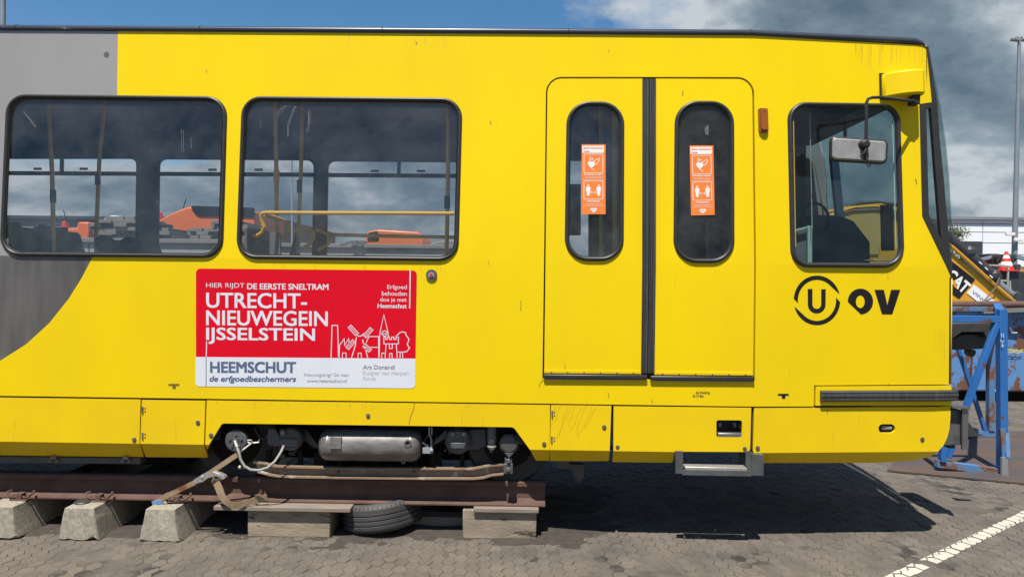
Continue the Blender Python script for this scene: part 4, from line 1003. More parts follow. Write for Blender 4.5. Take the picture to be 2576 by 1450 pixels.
mb = MB(); c = B(338, 372, .03); mb.lathe(c, (0, 1, 0), [(.074, .0), (.081, .006), (.081, .05)], 36); dk = O('grounding_disc', mb, M['mgrey'], TRAM)
mb = MB(); mb.lathe(c+Vector((0, -.012, 0)), (0, 1, 0), [(.022, 0), (.026, .01), (.026, .014)], 20); O('disc_hub', mb, M['mgrey'], dk)
for k in range(5):
    a = R(18+72*k); mb = MB(); mb.lathe(c+Vector((.045*math.cos(a), -.010, .045*math.sin(a))), (0, 1, 0), [(.010, 0), (.0115, .004), (.0115, .012)], 6); O('disc_bolt', mb, M['mgrey'], dk)
mb = MB(); mb.tube([B(332, 372, .0), B(345, 405, -.03), B(360, 450, -.05), B(372, 500, -.05), B(398, 545, -.05), B(440, 570, -.05), B(500, 575, -.04), B(560, 556, -.02), B(610, 512, .0), B(650, 450, .05), B(675, 395, .09), B(686, 340, .12), B(690, 300, .13)], .0098, 10); O('hose', mb, M['hose'], TRAM)
mb = MB(); mb.tube([B(336, 378, .0), B(352, 420, -.035)], .017, 10); O('hose_end', mb, M['steel'], TRAM)
mb = MB(); buv([(560, 290), (610, 285), (640, 340), (648, 415), (562, 400), (555, 380)], .12, .03, mb); O('bracket', mb, M['mgrey'], TRAM, bevel=.004)
mb = MB(); mb.lathe(B(712, 362, .09), (0, 1, 0), [(.075, 0), (.088, .015), (.088, .10)], 30); ax = O('axle_box', mb, M['dgrey'], TRAM)
mb = MB(); buv(rpoly([(640, 358), (760, 358), (768, 380), (755, 405), (650, 405), (636, 380)], 6, 2), .075, .02, mb); buv(rpoly([(640, 290), (680, 290), (680, 335), (640, 335)], 10, 3), .075, .02, mb); O('axle_cover', mb, M['mgrey'], ax, bevel=.003)
mb = MB(); mb.lathe(B(661, 318, .06), (0, 1, 0), [(.016, 0), (.02, .006), (.02, .02)], 14); O('axle_bolt', mb, M['steel'], ax)
mb = MB(); mb.lathe(B(1870, 375, .09), (0, 1, 0), [(.085, 0), (.098, .015), (.098, .10)], 30); ax = O('axle_box', mb, M['dgrey'], TRAM)
mb = MB(); buv(rpoly([(1803, 305), (1938, 305), (1940, 385), (1925, 420), (1815, 420), (1800, 385)], 14, 3), .07, .025, mb); O('axle_cover', mb, M['mgrey'], ax, bevel=.006)
for x in (1835, 1912):
    mb = MB(); mb.lathe(B(x, 326, .058), (0, 1, 0), [(.015, 0), (.018, .005), (.018, .016)], 14); o = O('axle_bolt', mb, M['steel'], ax)
mb = MB(); buv([(1820, 385), (1925, 385), (1918, 425), (1828, 425)], .055, .02, mb); O('axle_lip', mb, M['mgrey'], ax, bevel=.004)
for q_, y_ in (([(800, 290), (830, 300), (905, 400), (900, 425), (790, 350)], .2), ([(1700, 385), (1790, 295), (1800, 340), (1720, 395)], .13), ([(1945, 300), (2060, 290), (2065, 410), (1925, 440)], .14)): O('brake_bracket', buv(q_, y_, .025), M['dgrey'], TRAM)
tr = .118; tc1 = B(925, 395, .13); tc2 = B(1622, 402, .13)
mb = MB(); d = tc2-tc1; l = d.length
mb.lathe(tc1, d, [(.02, -.0), (tr*.72, .008), (tr*.93, .035), (tr, .07), (tr, l-.07), (tr*.93, l-.035), (tr*.72, l-.008), (.02, l)], 40); tk = O('air_tank', mb, M['tank'], TRAM, smooth=50)
mb = MB(); 
for f in (.075, l-.075): mb.lathe(tc1+d.normalized()*(f-.003), d, [(tr+.0015, 0), (tr+.0015, .006)], 40)
O('weld_seam', mb, M['steel'], tk)
mb = MB(); buv([(988, 346), (1066, 347), (1066, 428), (988, 428)], .003, .03, mb); O('tank_plate', mb, M['tank'], tk, bevel=.003)
mb = MB(); mb.lathe(B(1525, 391, .008), (0, 1, 0), [(.018, 0), (.027, 0), (.027, .05), (.018, .05)], 20, caps=False); o = O('tank_port', mb, M['steel'], tk)
mb = MB(); mb.lathe(B(1525, 391, .016), (0, 1, 0), [(.018, 0), (.018, .02)], 16); O('port_hole', mb, M['black'], o)
mb = MB(); mb.lathe(B(1495, 515, .09), (0, 1, 0), [(.009, 0), (.0155, 0), (.0155, .05), (.009, .05)], 14, caps=False); mb.tube([B(1495, 505, .11), B(1496, 480, .11)], .012, 8); O('drain_valve', mb, M['steel'], tk)
mb = MB(); buv([(1628, 418), (1660, 412), (1690, 425), (1698, 440), (1698, 459), (1628, 457)], .07, .02, mb); mb.tube([B(1624, 382, .08), B(1668, 408, .08)], .008, 6); mb.tube([B(1672, 275, .10), B(1675, 330, .10), B(1688, 360, .10), B(1688, 440, .07)], .007, 6); mb.tube([B(1690, 275, .1), B(1692, 330, .1)], .006, 6); mb.ball(B(1690, 437, .06), .014, 10); O('valve_linkage', mb, M['cont'], TRAM)
# curved brake rail: a lipped channel
top = [(470, 518), (540, 524), (580, 538), (625, 547), (760, 551), (990, 556), (1350, 560), (1700, 562), (1980, 562), (2040, 550), (2090, 540), (2185, 535)]
btm = [(500, 578), (545, 590), (585, 602), (640, 610), (760, 615), (990, 619), (1350, 623), (1700, 626), (1980, 627), (2050, 620), (2110, 602), (2188, 594)]
mb = MB(); nn_ = len(top)
mb.add([B(x, y, .145) for x, y in top] + [B(x, y, .145) for x, y in btm] + [B(x, y, .155) for x, y in top] + [B(x, y, .155) for x, y in btm],
       [(i, i+1, nn_+i+1, nn_+i) for i in range(nn_-1)] + [(2*nn_+i+1, 2*nn_+i, 3*nn_+i, 3*nn_+i+1) for i in range(nn_-1)])
sd_ = O('brake_rail', mb, M['skid'], TRAM)
mb = MB(); mb.ribbon([B(x, y-1, .125) for x, y in top], .010, .05, (0, 1, 0)); mb.ribbon([B(x, y+1, .118) for x, y in btm], .010, .065, (0, 1, 0)); O('rail_lip', mb, M['skid'], sd_)
mb = MB(); buv([(2186, 530), (2250, 532), (2250, 600), (2186, 598)], .05, .03, mb); buv([(2195, 488), (2245, 490), (2245, 534), (2195, 534)], .07, .03, mb); O('rail_hanger', mb, M['mgrey'], sd_, bevel=.003)
for x, y in ((2219, 572), (2220, 512)): mb = MB(); mb.lathe(B(x, y, .035), (0, 1, 0), [(.012, 0), (.016, .006), (.016, .02)], 10); O('hanger_bolt', mb, M['steel'], sd_)
for x in (1042, 1567): mb = MB(); mb.lathe(B(x, 588, .132), (0, 1, 0), [(.008, 0), (.010, .004), (.010, .02)], 8); O('rail_bolt', mb, M['lock'], sd_)
mb = MB(); mb.tube([B(2105, 270, .08), B(2105, 350, .08)], .036, 16); mb.lathe(B(2105, 350, .08), (0, 0, -1), [(.036, 0), (.036, .03), (.03, .045)], 16); dm = O('damper', mb, M['mgrey'], TRAM)
mb = MB(); mb.lathe(B(2105, 398, .08), (0, 0, -1), [(.014, 0), (.034, .003), (.036, .014), (.026, .022), (.026, .030), (.012, .040)], 18); O('damper_ring', mb, M['zinc'], dm)
mb = MB(); mb.ball(B(2102, 440, .08), .016, 12); O('damper_foot', mb, M['lock'], dm)
mb = MB(); mb.lathe(B(2225, 395, .06), (0, 1, 0), [(.055, 0), (.072, .012), (.072, .08)], 30); ac = O('axle_cap', mb, M['dgrey'], TRAM)
mb = MB(); buv([(2195, 455), (2255, 455), (2225, 488)], .055, .02, mb); O('cap_pointer', mb, M['mgrey'], ac)
mb = MB(); mb.ball(B(368, 552, .05), .016, 10); mb.lathe(B(395, 560, .07), (0, 1, 0), [(.006, 0), (.006, .02)], 6); O('brake_bolt', mb, M['zinc'], TRAM)
mb = MB(); mb.tube([B(420, 368, .05), B(445, 366, .05), B(455, 378, .05), B(440, 388, .05), B(420, 380, .05)], .006, 6); mb.tube([B(440, 388, .05), B(498, 382, .06), B(500, 362, .06)], .006, 6); O('towing_ring', mb, M['zinc'], TRAM)
# long under-floor beam and hangers on the left, light-blocking boxes under the floor
b6 = lambda x, y: (x/3.0366, 972.7+y/3.0366)
mb = MB(); mb.beam(U(-900, 1144, .16), U(360, 1155.5, .16), .045, .08); O('floor_beam', mb, M['dgrey'], TRAM)
for x in (403, 957): mb = MB(); mb.uv([b6(x-32, 560), b6(x-32, 575), b6(x-20, 575), b6(x-20, 552), b6(x+20, 552), b6(x+20, 575), b6(x+32, 575), b6(x+32, 560), b6(x+22, 556), b6(x+18, 530), b6(x-18, 530), b6(x-22, 556)], .10, .05); O('beam_hanger', mb, M['skid'], TRAM)
mb = MB(); mb.box((XL, .35, .45), (U(470, 1100, .35).x, WID-.35, 1.05)); mb.box((U(1400, 1100, .4).x, .40, .62), (U(2150, 1100, .4).x, WID-.4, 1.05)); mb.box((U(540, 1100, .5).x, .45, .5), (U(1340, 1100, .5).x, WID-.45, 1.05)); O('light_block_box', mb, M['under'], TRAM, bevel=.01)  # dark boxes added to stop light showing beneath the tram
mb = MB(); buv([(2530, 505), (2640, 510), (2640, 560), (2560, 560)], .2, .1, mb); mb.uv([(1425, 1166), (1470, 1168), (1468, 1200), (1456, 1214), (1445, 1196), (1438, 1180)], .3, .05); O('sand_pipe', mb, M['dgrey'], TRAM)

# cables, pipes and small brackets crowding the bogie
rc = random.Random(17)
for k in range(16):
    x0 = rc.uniform(480, 2280); y0 = rc.uniform(285, 330); l = rc.uniform(60, 260)*rc.choice((-1, 1)); Y = rc.uniform(.17, .30); sag = rc.uniform(40, 150)
    mb = MB(); mb.tube([B(x0+l*t/8, y0+sag*math.sin(math.pi*t/8)+rc.uniform(-4, 4), Y) for t in range(9)], rc.uniform(.005, .009), 6); O('cable', mb, M[rc.choice(('dgrey', 'rubber', 'under', 'mgrey'))], TRAM)
for k in range(14):
    x0 = rc.uniform(460, 2280); y0 = rc.uniform(290, 470); w = rc.uniform(18, 60); h = rc.uniform(15, 60); Y = rc.uniform(.20, .32)
    mb = buv([(x0, y0), (x0+w, y0+rc.uniform(-5, 5)), (x0+w*.9, y0+h), (x0+w*.1, y0+h*.9)], Y, .03); O('bracket', mb, M[rc.choice(('dgrey', 'dgrey', 'under', 'mgrey'))], TRAM, bevel=.003)
for k in range(12):
    x0 = rc.uniform(480, 2250); y0 = rc.uniform(300, 450); mb = MB(); mb.lathe(B(x0, y0, .19), (0, 1, 0), [(.007, 0), (.010, .004), (.010, .06)], 6); O('bolt', mb, M['mgrey'], TRAM)
# ------------------------------------------------------------ track: sleepers, rails, blocks
def sleeper_mesh(dz):
    """trapezoid concrete sleeper, near end at y = -.067, chipped lower edge"""
    L_ = 2.5; y0 = -.067; ns = 8; rr = random.Random(dz); mb = MB(); rings = []
    for k, (y, ch) in enumerate(((0, .008), (.012, .0), (.30, 0), (L_-.3, 0), (L_, 0))):
        r = []
        wb, wt = .152-ch, .106-ch*.7
        for i in range(ns+1):
            x = -wb + 2*wb*i/ns; r.append((x, y0+y + rr.gauss(0, .004)*(k == 0), (abs(rr.gauss(.004, .012)) if k < 2 else 0)))
        for i in range(1, 5): t = i/5; r.append((wb+(wt-wb)*t+rr.gauss(0, .0015)*(k < 2), y0+y+rr.gauss(0, .002)*(k == 0), .235*t))
        for i in range(ns+1): x = wt - 2*wt*i/ns; r.append((x, y0+y+rr.gauss(0, .002)*(k == 0)+.012*(k == 0), .235-ch))
        for i in range(4, 0, -1): t = i/5; r.append((-(wb+(wt-wb)*t)+rr.gauss(0, .0015)*(k < 2), y0+y+rr.gauss(0, .002)*(k == 0), .235*t))
        rings.append(r)
    m = len(rings[0]); vs = [p for r in rings for p in r]; fs = []
    for k in range(len(rings)-1):
        for i in range(m): j = (i+1) % m; fs.append((k*m+i, k*m+j, (k+1)*m+j, (k+1)*m+i))
    fs += [tuple(range(m)), tuple(range((len(rings)-1)*m, len(rings)*m))]
    return mb.add(vs, fs)
RZ = .238                                            # underside of the rail foot
def clip_parts(par, cx, cover=False):
    mb = MB()
    f = lambda x, z: Vector((cx+x, 0, z))
    for sgn in (-1, 1):
        pts = [(.012*sgn, .070, .045), (.016*sgn, .068, .030), (.040*sgn, .064, .022), (.068*sgn, .060, .028), (.090*sgn, .062, .048), (.098*sgn, .075, .060), (.085*sgn, .10, .062)]
        mb.tube([(cx+a, b+.040, RZ+c-.005) for a, b, c in pts], .0085, 8)
    o = O('rail_clip', mb, M['rust'], par)
    mb = MB(); mb.box((cx-.022, .09, RZ-.01), (cx+.022, .145, RZ+.050)); mb.box((cx-.065, .08, RZ-.012), (cx+.065, .155, RZ+.006)); O('clip_block', mb, M['rust'], par, bevel=.004)
SLX = [U(196+k*204.5, 1366, -.067).x for k in (-2, -1, 0, 1)]
for i, x in enumerate(SLX):
    if i == 0: continue
    lab = {1: 'grey concrete sleeper half cut off at the left edge of the photo', 2: 'grey concrete sleeper with a loose black disc lying on its top', 3: 'grey concrete sleeper with the tie-down strap hooked above it'}[i]
    s = thing('sleeper', lab, 'sleeper', (x, 1.18, 0), 'concrete sleepers under the rails')
    mb = sleeper_mesh(i); mb.v = [p+Vector((x, 0, 0)) for p in mb.v]
    O('sleeper_body', mb, M['conc'], s, smooth=25, bevel=.006)
    clip_parts(s, x+.045)
mb = MB(); mb.lathe(U(207, 1282, .07)*1.0, (0, 0, 1), [(.052, -.002), (.058, .004), (.05, .012), (.01, .013)], 20)
for i in range(len(mb.v)): mb.v[i].z += (.237-U(207, 1282, .07).z)
O('rubber_disc', mb, M['rubber_w'], label='loose black rubber disc lying on top of a concrete sleeper', cat='disc')
def rail(yc, xa, xb, lab):
    prof = [(-.075, 0), (.075, 0), (.075, .010), (.028, .026), (.009, .045), (.009, .125), (.020, .134), (.036, .140), (.036, .168), (.026, .178), (-.026, .178), (-.036, .168), (-.036, .140), (-.020, .134), (-.009, .125), (-.009, .045), (-.028, .026), (-.075, .010)]
    mb = MB(); mb.extr([(xa, yc+a, RZ+b) for a, b in prof], (xb-xa, 0, 0)); return O('rail', mb, M['rust'], label=lab, cat='rail', group='rails under the tram', smooth=25)
XE = U(1371, 1250, .20).x
rail(.212, -6.6, XE, 'near brown rusty steel rail resting on sleepers and timber blocks')
rail(1.712, -6.6, XE+.05, 'far rusty rail in the dark beneath the tram')
def block(name, q, Y, dep, m, lab, cat, grp, bev=.006, drop=True):
    a = U(*q[0], Y); b = U(*q[1], Y); z0 = b.z if not drop else 0
    mb = MB(); mb.box((a.x, Y, z0), (b.x, Y+dep, a.z))
    for i, p in enumerate(mb.v): p.x += noise.noise(p*9)*.004; p.z += noise.noise(p*7+Vector((3, 0, 0)))*.003*(p.z > .01)
    return O(name, mb, m, label=lab, cat=cat, group=grp, bevel=bev)
block('timber_block', [(623, 1283), (830, 1355)], .075, .62, M['wood'], 'wide squared timber block left of the old tyre', 'block', 'timber blocks under the rail')
block('timber_block', [(1164.5, 1281), (1349, 1356)], .115, .62, M['wood'], 'squared timber block under the cut end of the rail', 'block', 'timber blocks under the rail')
def plank(q, Y, dep, lab):
    a = U(*q[0], Y); b = U(*q[1], Y); mb = MB(); mb.box((a.x, Y, RZ-.032), (b.x, Y+dep, RZ-.002)); return O('plank', mb, M['woodgrey'], label=lab, cat='plank', group='planks between rail and blocks', bevel=.003)
plank([(537, 1272), (881, 1283)], .03, .3, 'long thin grey plank on top of the wide timber block')
plank([(1191, 1276), (1355, 1285)], .085, .3, 'short thin plank under the cut end of the rail')
mb = MB(); mb.box((U(985, 1350, .3).x, .33, 0), (U(1180, 1350, .3).x, .48, .085)); O('timber_beam', mb, M['woodgrey'], label='grey timber lying flat between the old tyre and the end block', cat='timber', bevel=.006)
# --- old tyre lying tilted under the rail
TY = thing('car_tyre', 'worn black car tyre lying tilted on the paving under the rail', 'tyre', (U(961, 1345, .36).x, .36, 0))
R0, HW = .312, .100; tilt = Matrix.Rotation(R(-7), 3, 'Y') @ Matrix.Rotation(R(-3), 3, 'X')
cen = Vector((U(961, 1345, .36).x, .36, .128))
def tl(prof, n=56):
    mb = MB(); mb.lathe((0, 0, 0), (0, 0, 1), prof, n, caps=False); mb.v = [cen+tilt @ p for p in mb.v]; return mb
prof = [(.19, -.085), (.22, -.098), (.27, -.108), (.296, -HW+.004), (.308, -.082)]
for k in range(4):
    z = -.060+.036*k; prof += [(R0, z-.013), (R0+.0005, z+.010), (R0-.007, z+.0125), (R0-.007, z+.0195)]
prof = prof[:-2] + [(R0, .075), (.304, .088), (.292, HW), (.27, .108), (.22, .098), (.19, .085), (.185, .0), (.19, -.085)]
O('tyre_body', tl(prof), M['tyre'], TY, smooth=28)
sip = MB()
for k in range(56):
    for zz2, h in ((-.083, .022), (.080, .024)):
        a = 2*math.pi*k/56; c = Vector((math.cos(a), math.sin(a), 0)); t = Vector((-math.sin(a), math.cos(a), 0)); p = c*(.3035)+Vector((0, 0, zz2))
        b_ = MB(); b_.beam(p-Vector((0, 0, h/2)), p+Vector((0, 0, h/2)), .004, .014, c); sip.add([cen+tilt @ q for q in b_.v], b_.f)
O('tread_grooves', sip, M['black'], TY)['kind'] = 'stuff'
# --- ratchet strap
ST = thing('ratchet_strap', 'brown ratchet strap tying the tram wheel to the rail', 'strap', U(384, 1267, .06))
mb = MB(); mb.ribbon([U(384, 1266, .07), U(410, 1251, .05), U(487, 1214, .03), U(527, 1189, .02), U(575, 1157, .015), U(602, 1139, .02)], .036, .004, (0, 1, 0)); O('webbing', mb, M['strap'], ST)
mb = MB(); mb.ribbon([U(535, 1204, .02), U(545, 1214, .0), U(552, 1230, -.01), U(558, 1246, -.01), U(566, 1259, -.01), U(578, 1267, -.005), U(590, 1270, .0), U(606, 1268, .01), U(625, 1263, .03), U(650, 1255, .06), U(672, 1251, .08)], [.062, .06, .058, .056, .052, .05, .046, .044, .05, .056, .056], .003, (0, 1, .15)); O('webbing_tail', mb, M['strap'], ST)
mb = MB(); mb.tube([U(602, 1138, .0), U(612, 1130, -.0), U(626, 1119, .03), U(632, 1114, .04)], .007, 8); O('hook', mb, M['zinc'], ST)
mb = MB(); mb.ribbon([U(384, 1266, .06), U(398, 1262, .045), U(410, 1263, .06)], .03, .012, (0, 1, 0)); O('strap_label', mb, mat('strap_label_blue', (.12, .25, .45), .7), ST)
for yy in (-.02, .025):
    mb = MB(); mb.uv(rpoly([(485, 1210), (490, 1204), (512, 1190), (523, 1186), (540, 1185), (552, 1192), (538, 1198), (523, 1201), (510, 1211), (490, 1216)], 2.5, 3), yy, .004); O('ratchet_plate', mb, M['zinc'], ST)
mb = MB(); mb.tube([U(538, 1187, -.02), U(541, 1186, .0), U(538, 1187, .028)], .007, 8); mb.ribbon([U(537, 1187, .004), U(552, 1192, .004), U(564, 1198, .004), U(566, 1202, .004)], .026, .05, (0, 1, 0)); O('ratchet_handle', mb, M['zinc'], ST, bevel=.003)
mb = MB(); mb.uv([(533, 1207), (548, 1201), (560, 1200), (556, 1207), (545, 1209)], .0, .03); mb.lathe(U(508, 1200, -.025), (0, 1, 0), [(.013, 0), (.013, .055)], 12); O('ratchet_drum', mb, M['zinc'], ST, bevel=.003)

# ------------------------------------------------------------ right background
def at_uv(u, v, D): return U(u, v, D)
# rusty steel plate lying on the paving
pp = [G(2232, 1179, .03), G(2600, 1214, .03), G(3000, 1250, .03), G(3000, 1083, .03), G(2600, 1082, .03), G(2330, 1083, .03)]
mb = MB(); mb.extr([Vector((p.x, p.y, .004)) for p in pp], (0, 0, .022)); O('steel_plate', mb, M['plate'], label='large flat rusty steel plate lying on the paving', cat='plate', bevel=.003)
# blue trestle frame
FR = thing('steel_trestle', 'blue steel trestle frame standing on the rusty plate', 'trestle', (U(2440, 1180, 2.35).x, 2.9, .03))
NF, FF = 2.22, 3.95           # near and far side of the frame (y)
def post(nm, a, b, Y, w, m='blue', Yb=None, t=None):
    mb = MB(); mb.beam(U(*a, Y), U(*b, Yb if Yb is not None else Y), w, t or w, (0, 1, 0)); return O(nm, mb, M[m], FR, bevel=.004)
post('post', (2519, 778), (2521, 1178), NF, .078)
post('post', (2370, 800), (2370.5, 1160), NF, .06)
post('post', (2492, 800), (2491, 1082), FF, .075, 'blue_r')
post('top_beam', (2300, 800), (2530, 803), NF-.003, .068)
post('top_beam', (2300, 776), (2528, 777.5), FF-.6, .055, 'blue_r')
post('cross_beam', (2515, 785), (2508, 770), NF, .08, Yb=FF)
post('brace', (2508, 812), (2428, 1028), NF-.01, .055); post('brace', (2428, 1028), (2385, 1150), NF+.005, .05)
post('brace', (2402, 850), (2478, 1082), FF-.004, .045, 'blue')
post('foot_beam', (2355, 1164), (2513, 1186), NF+.03, .075, 'blue_r')
post('foot_beam', (2330, 1088), (2528, 1090), FF+.02, .085, 'blue_r')
mb = MB(); mb.uv([(2516, 1078), (2530, 1078), (2533, 1150), (2522, 1150)], NF-.10, .02); mb.beam(U(2532, 1080, NF-.02), U(2536, 1150, NF-.12), .04, .015); O('shoe', mb, M['blue_r'], FR)
mb = MB(); mb.uv([(2521, 1150), (2535, 1150), (2538, 1205), (2533, 1205), (2532, 1196), (2526, 1196), (2525, 1205), (2520, 1205)], NF-.12, .03); O('shoe_foot', mb, M['galv'], FR)
mb = MB(); sm_ = [(2519.5, 838), (2519.7, 848)], [(2524.5, 838), (2524.5, 848)], [(2517, 853), (2519, 858), (2523, 859), (2526, 855)], [(2521, 862), (2522, 872)], [(2519, 868), (2522, 872), (2525, 867)]
for s_ in sm_: stroke(mb, s_, 1.3, lambda a, b: U(a, b, NF-.056))
O('chalk_face', mb, M['white_s'], FR, smooth=0)
# dark machine tucked inside the frame
mb = MB(); mb.uv([(2395, 812), (2500, 812), (2498, 850), (2480, 848), (2475, 835), (2420, 836), (2400, 850), (2395, 850)], 3.2, .5); mb.uv([(2400, 850), (2420, 840), (2475, 838), (2500, 850), (2498, 876), (2402, 880)], 3.3, .5); mb.uv([(2437, 880), (2456, 880), (2456, 890), (2450, 897), (2442, 897), (2437, 890)], 3.4, .1)
mb.beam(U(2450, 812, 3.4), U(2450, 795, 3.4), .05, .05)
O('machine_block', mb, M['grime'], label='black oily machine part hung inside the blue trestle', cat='machine part', bevel=.01)
# rusty blue container
CY = 7.0
ca = U(2150, 985, CY); cb = U(3300, 985, CY); ztop = U(2560, 782, CY).z; zbot = U(2560, 985, CY).z
CT = thing('scrap_container', 'big rusty blue open container behind the blue trestle', 'container', (ca.x, CY+1, 0))
mb = MB(); mb.box((ca.x, CY, zbot), (cb.x, CY+2.4, ztop)); O('container_body', mb, M['blue_c'], CT, bevel=.03)
mb = MB(); mb.box((ca.x-.02, CY-.05, ztop-.10), (cb.x, CY-.002, ztop+.03)); O('top_rim', mb, M['blue_c'], CT, bevel=.01)
for k in range(8):
    x = ca.x + .7 + k*1.25; mb = MB(); mb.box((x, CY-.045, zbot+.05), (x+.09, CY-.002, ztop-.10)); O('rib', mb, M['blue_c'], CT, bevel=.006)
mb = MB(); mb.box((ca.x+.1, CY+.25, .0), (cb.x, CY+.5, zbot)); mb.box((ca.x+.1, CY+1.9, .0), (cb.x, CY+2.1, zbot)); O('skid_runner', mb, M['under'], CT)
mb = MB(); stroke(mb, [(2528, 880), (2545, 879), (2551, 882), (2556, 880), (2566, 882), (2573, 878)], 3, lambda a, b: U(a, b, CY-.053)); stroke(mb, [(2531, 886), (2550, 885), (2560, 887), (2574, 884)], 2.2, lambda a, b: U(a, b, CY-.053)); O('paint_scrawl', mb, mat('yellow_marker', (.6, .52, .08), .6), CT, smooth=0)
mb = MB(); stroke(mb, [(2541, 823), (2546, 835), (2559, 836)], 4, lambda a, b: U(a, b, CY-.053)); mb.add([U(a, b, CY-.053) for a, b in ((2503, 1003-20), (2511, 1003-55), (2514, 965), (2510, 990))], [(0, 1, 2, 3)]); O('white_smear', mb, M['white_s'], CT, smooth=0)
mb = MB(); mb.tube([U(2150, 764, CY-.12), U(2400, 766, CY-.12), U(3200, 766, CY-.12)], .062, 16); O('rusty_pipe', mb, M['rust'], label='long rusty pipe lying along the container rim', cat='pipe')
mb = MB(); mb.beam(U(2470, 783, CY-.16), U(2640, 776, CY-.16), .07, .09); O('grey_beam', mb, M['tarp'], label='grey steel beam leaning on the rusty blue container', cat='beam')
# yellow digger boom
BY = 8.6
EX = thing('digger_boom', 'yellow digger boom lying slanted behind the tram cab', 'boom', (U(2300, 770, BY).x, BY, 0))
bpts = [(2552, 762), (2478, 701), (2400, 639), (2335, 580), (2280, 540), (2250, 529), (2205, 526), (2140, 529), (2090, 545), (2040, 580), (2040, 660), (2120, 690), (2240, 740), (2330, 900), (2500, 900), (2552, 800)]
mb = MB(); mb.uv(bpts, BY, .55); O('boom_plate', mb, M['boom'], EX, bevel=.012)
mb = MB(); mb.uv([(2122, 541), (2150, 531), (2190, 530), (2214, 533), (2219, 600), (2210, 640), (2140, 640)], BY-.03, .026); O('boom_cover', mb, M['tank_y'], EX, bevel=.008)
LGP = lambda a, b: U(2374.7+a/4.699, 523.2+b/4.699, BY-.012)
lg = lambda a, b: U(2374.7+a/4.699, 523.2+b/4.699, BY-.014)
mb = MB(); sq = [(20, 575), (110, 640), (368, 840), (182, 1068), (20, 960)]
mb.uv([(2374.7+a/4.699, 523.2+b/4.699) for a, b in sq], BY-.012, .01); dec = O('logo_decal', mb, M['ink'], EX, smooth=0)
ax_ = Vector((.755, .655)); ay_ = Vector((.655, -.755))
def diag(o, s): return lambda a, b: lg(o[0]+(ax_.x*a+ay_.x*b)*s, o[1]+(ax_.y*a+ay_.y*b)*s)
mb = MB(); o_ = (4, 822); vs_, fs_ = text_mesh('CAT', .035)
mb.add([lg(o_[0]+ax_.x*a*300+ay_.x*b*150-.10*150*b*0, o_[1]+ax_.y*a*300+ay_.y*b*150) for a, b in vs_], fs_); O('logo_lettering', mb, M['white_s'], dec, smooth=0, fix=False)
mb = MB(); mb.add([U(2374.7+a/4.699, 523.2+b/4.699, BY-.016) for a, b in ((100, 850), (135, 855), (160, 960), (118, 925))], [(0, 1, 2, 3)]); O('logo_triangle', mb, M['boom'], dec, smooth=0)
mb = MB(); mb.uv([(2374.7+a/4.699, 523.2+b/4.699) for a, b in ((357, 905), (612, 1103), (560, 1160), (470, 1160), (272, 1005))], BY-.012, .01); sk_ = O('hire_sticker', mb, M['white_s'], EX, smooth=0)
vs_, fs_ = text_mesh('VINCI', .01)
mb = MB(); mb.add([lg(322+ax_.x*a*240+ay_.x*b*42, 1000+ax_.y*a*215+ay_.y*b*42) for a, b in vs_], fs_); O('sticker_lettering', mb, M['slate'], sk_, smooth=0, fix=False)
mb = MB(); mb.tube([U(*p, BY-.05) for p in ((2085, 545), (2130, 527), (2150, 522), (2200, 519), (2240, 524), (2290, 545), (2397, 622), (2440, 660), (2490, 705), (2530, 740), (2552, 757))], .035, 8); mb.tube([U(*p, BY+.12) for p in ((2070, 535), (2130, 523), (2215, 515), (2260, 526), (2300, 545))], .028, 8); O('boom_pipe', mb, M['boom'], EX)
mb = MB(); mb.tube([U(*p, BY+.2) for p in ((2130, 519), (2165, 511), (2210, 509), (2260, 516), (2330, 552), (2400, 600), (2440, 633))], .035, 8); O('boom_hose', mb, M['grime'], EX)
mb = MB(); mb.tube([U(2340, 560, BY+.0), U(2508, 702, BY+.0)], .105, 16); mb.tube([U(2390, 590, BY-.05), U(2450, 640, BY-.05), U(2500, 690, BY-.05)], .04, 8)
for a, b in ((2438, 633), (2500, 692)): mb.ball(U(a, b, BY-.02), .12, 10)
cy_ = O('boom_cylinder', mb, M['grime'], EX)
mb = MB(); mb.tube([U(2505, 706, BY), U(2548, 742, BY)], .06, 12); O('cylinder_rod', mb, M['galv'], cy_)
mb = MB(); mb.lathe(U(2560, 748, BY-.08), (0, 1, 0), [(.09, 0), (.12, .02), (.12, .3)], 16); O('boom_eye', mb, M['grime'], EX)
for a, b in ((2463, 658), (2478, 672), (2490, 692)): mb = MB(); mb.beam(U(a, b, BY-.112), U(a+7, b+6.5, BY-.112), .02, .01); O('painted_glint', mb, M['white_s'], cy_)  # glints on the dark cylinder, put in as pale bars
mb = MB(); mb.ribbon([U(2514, 697, BY-.13), U(2505, 722, BY-.09), U(2478, 755, BY-.03), U(2470, 765, BY-.02)], .03, .006, (0, 1, 0)); O('lashing_strap', mb, M['strap'], label='grey lashing strap over the yellow digger boom', cat='strap')
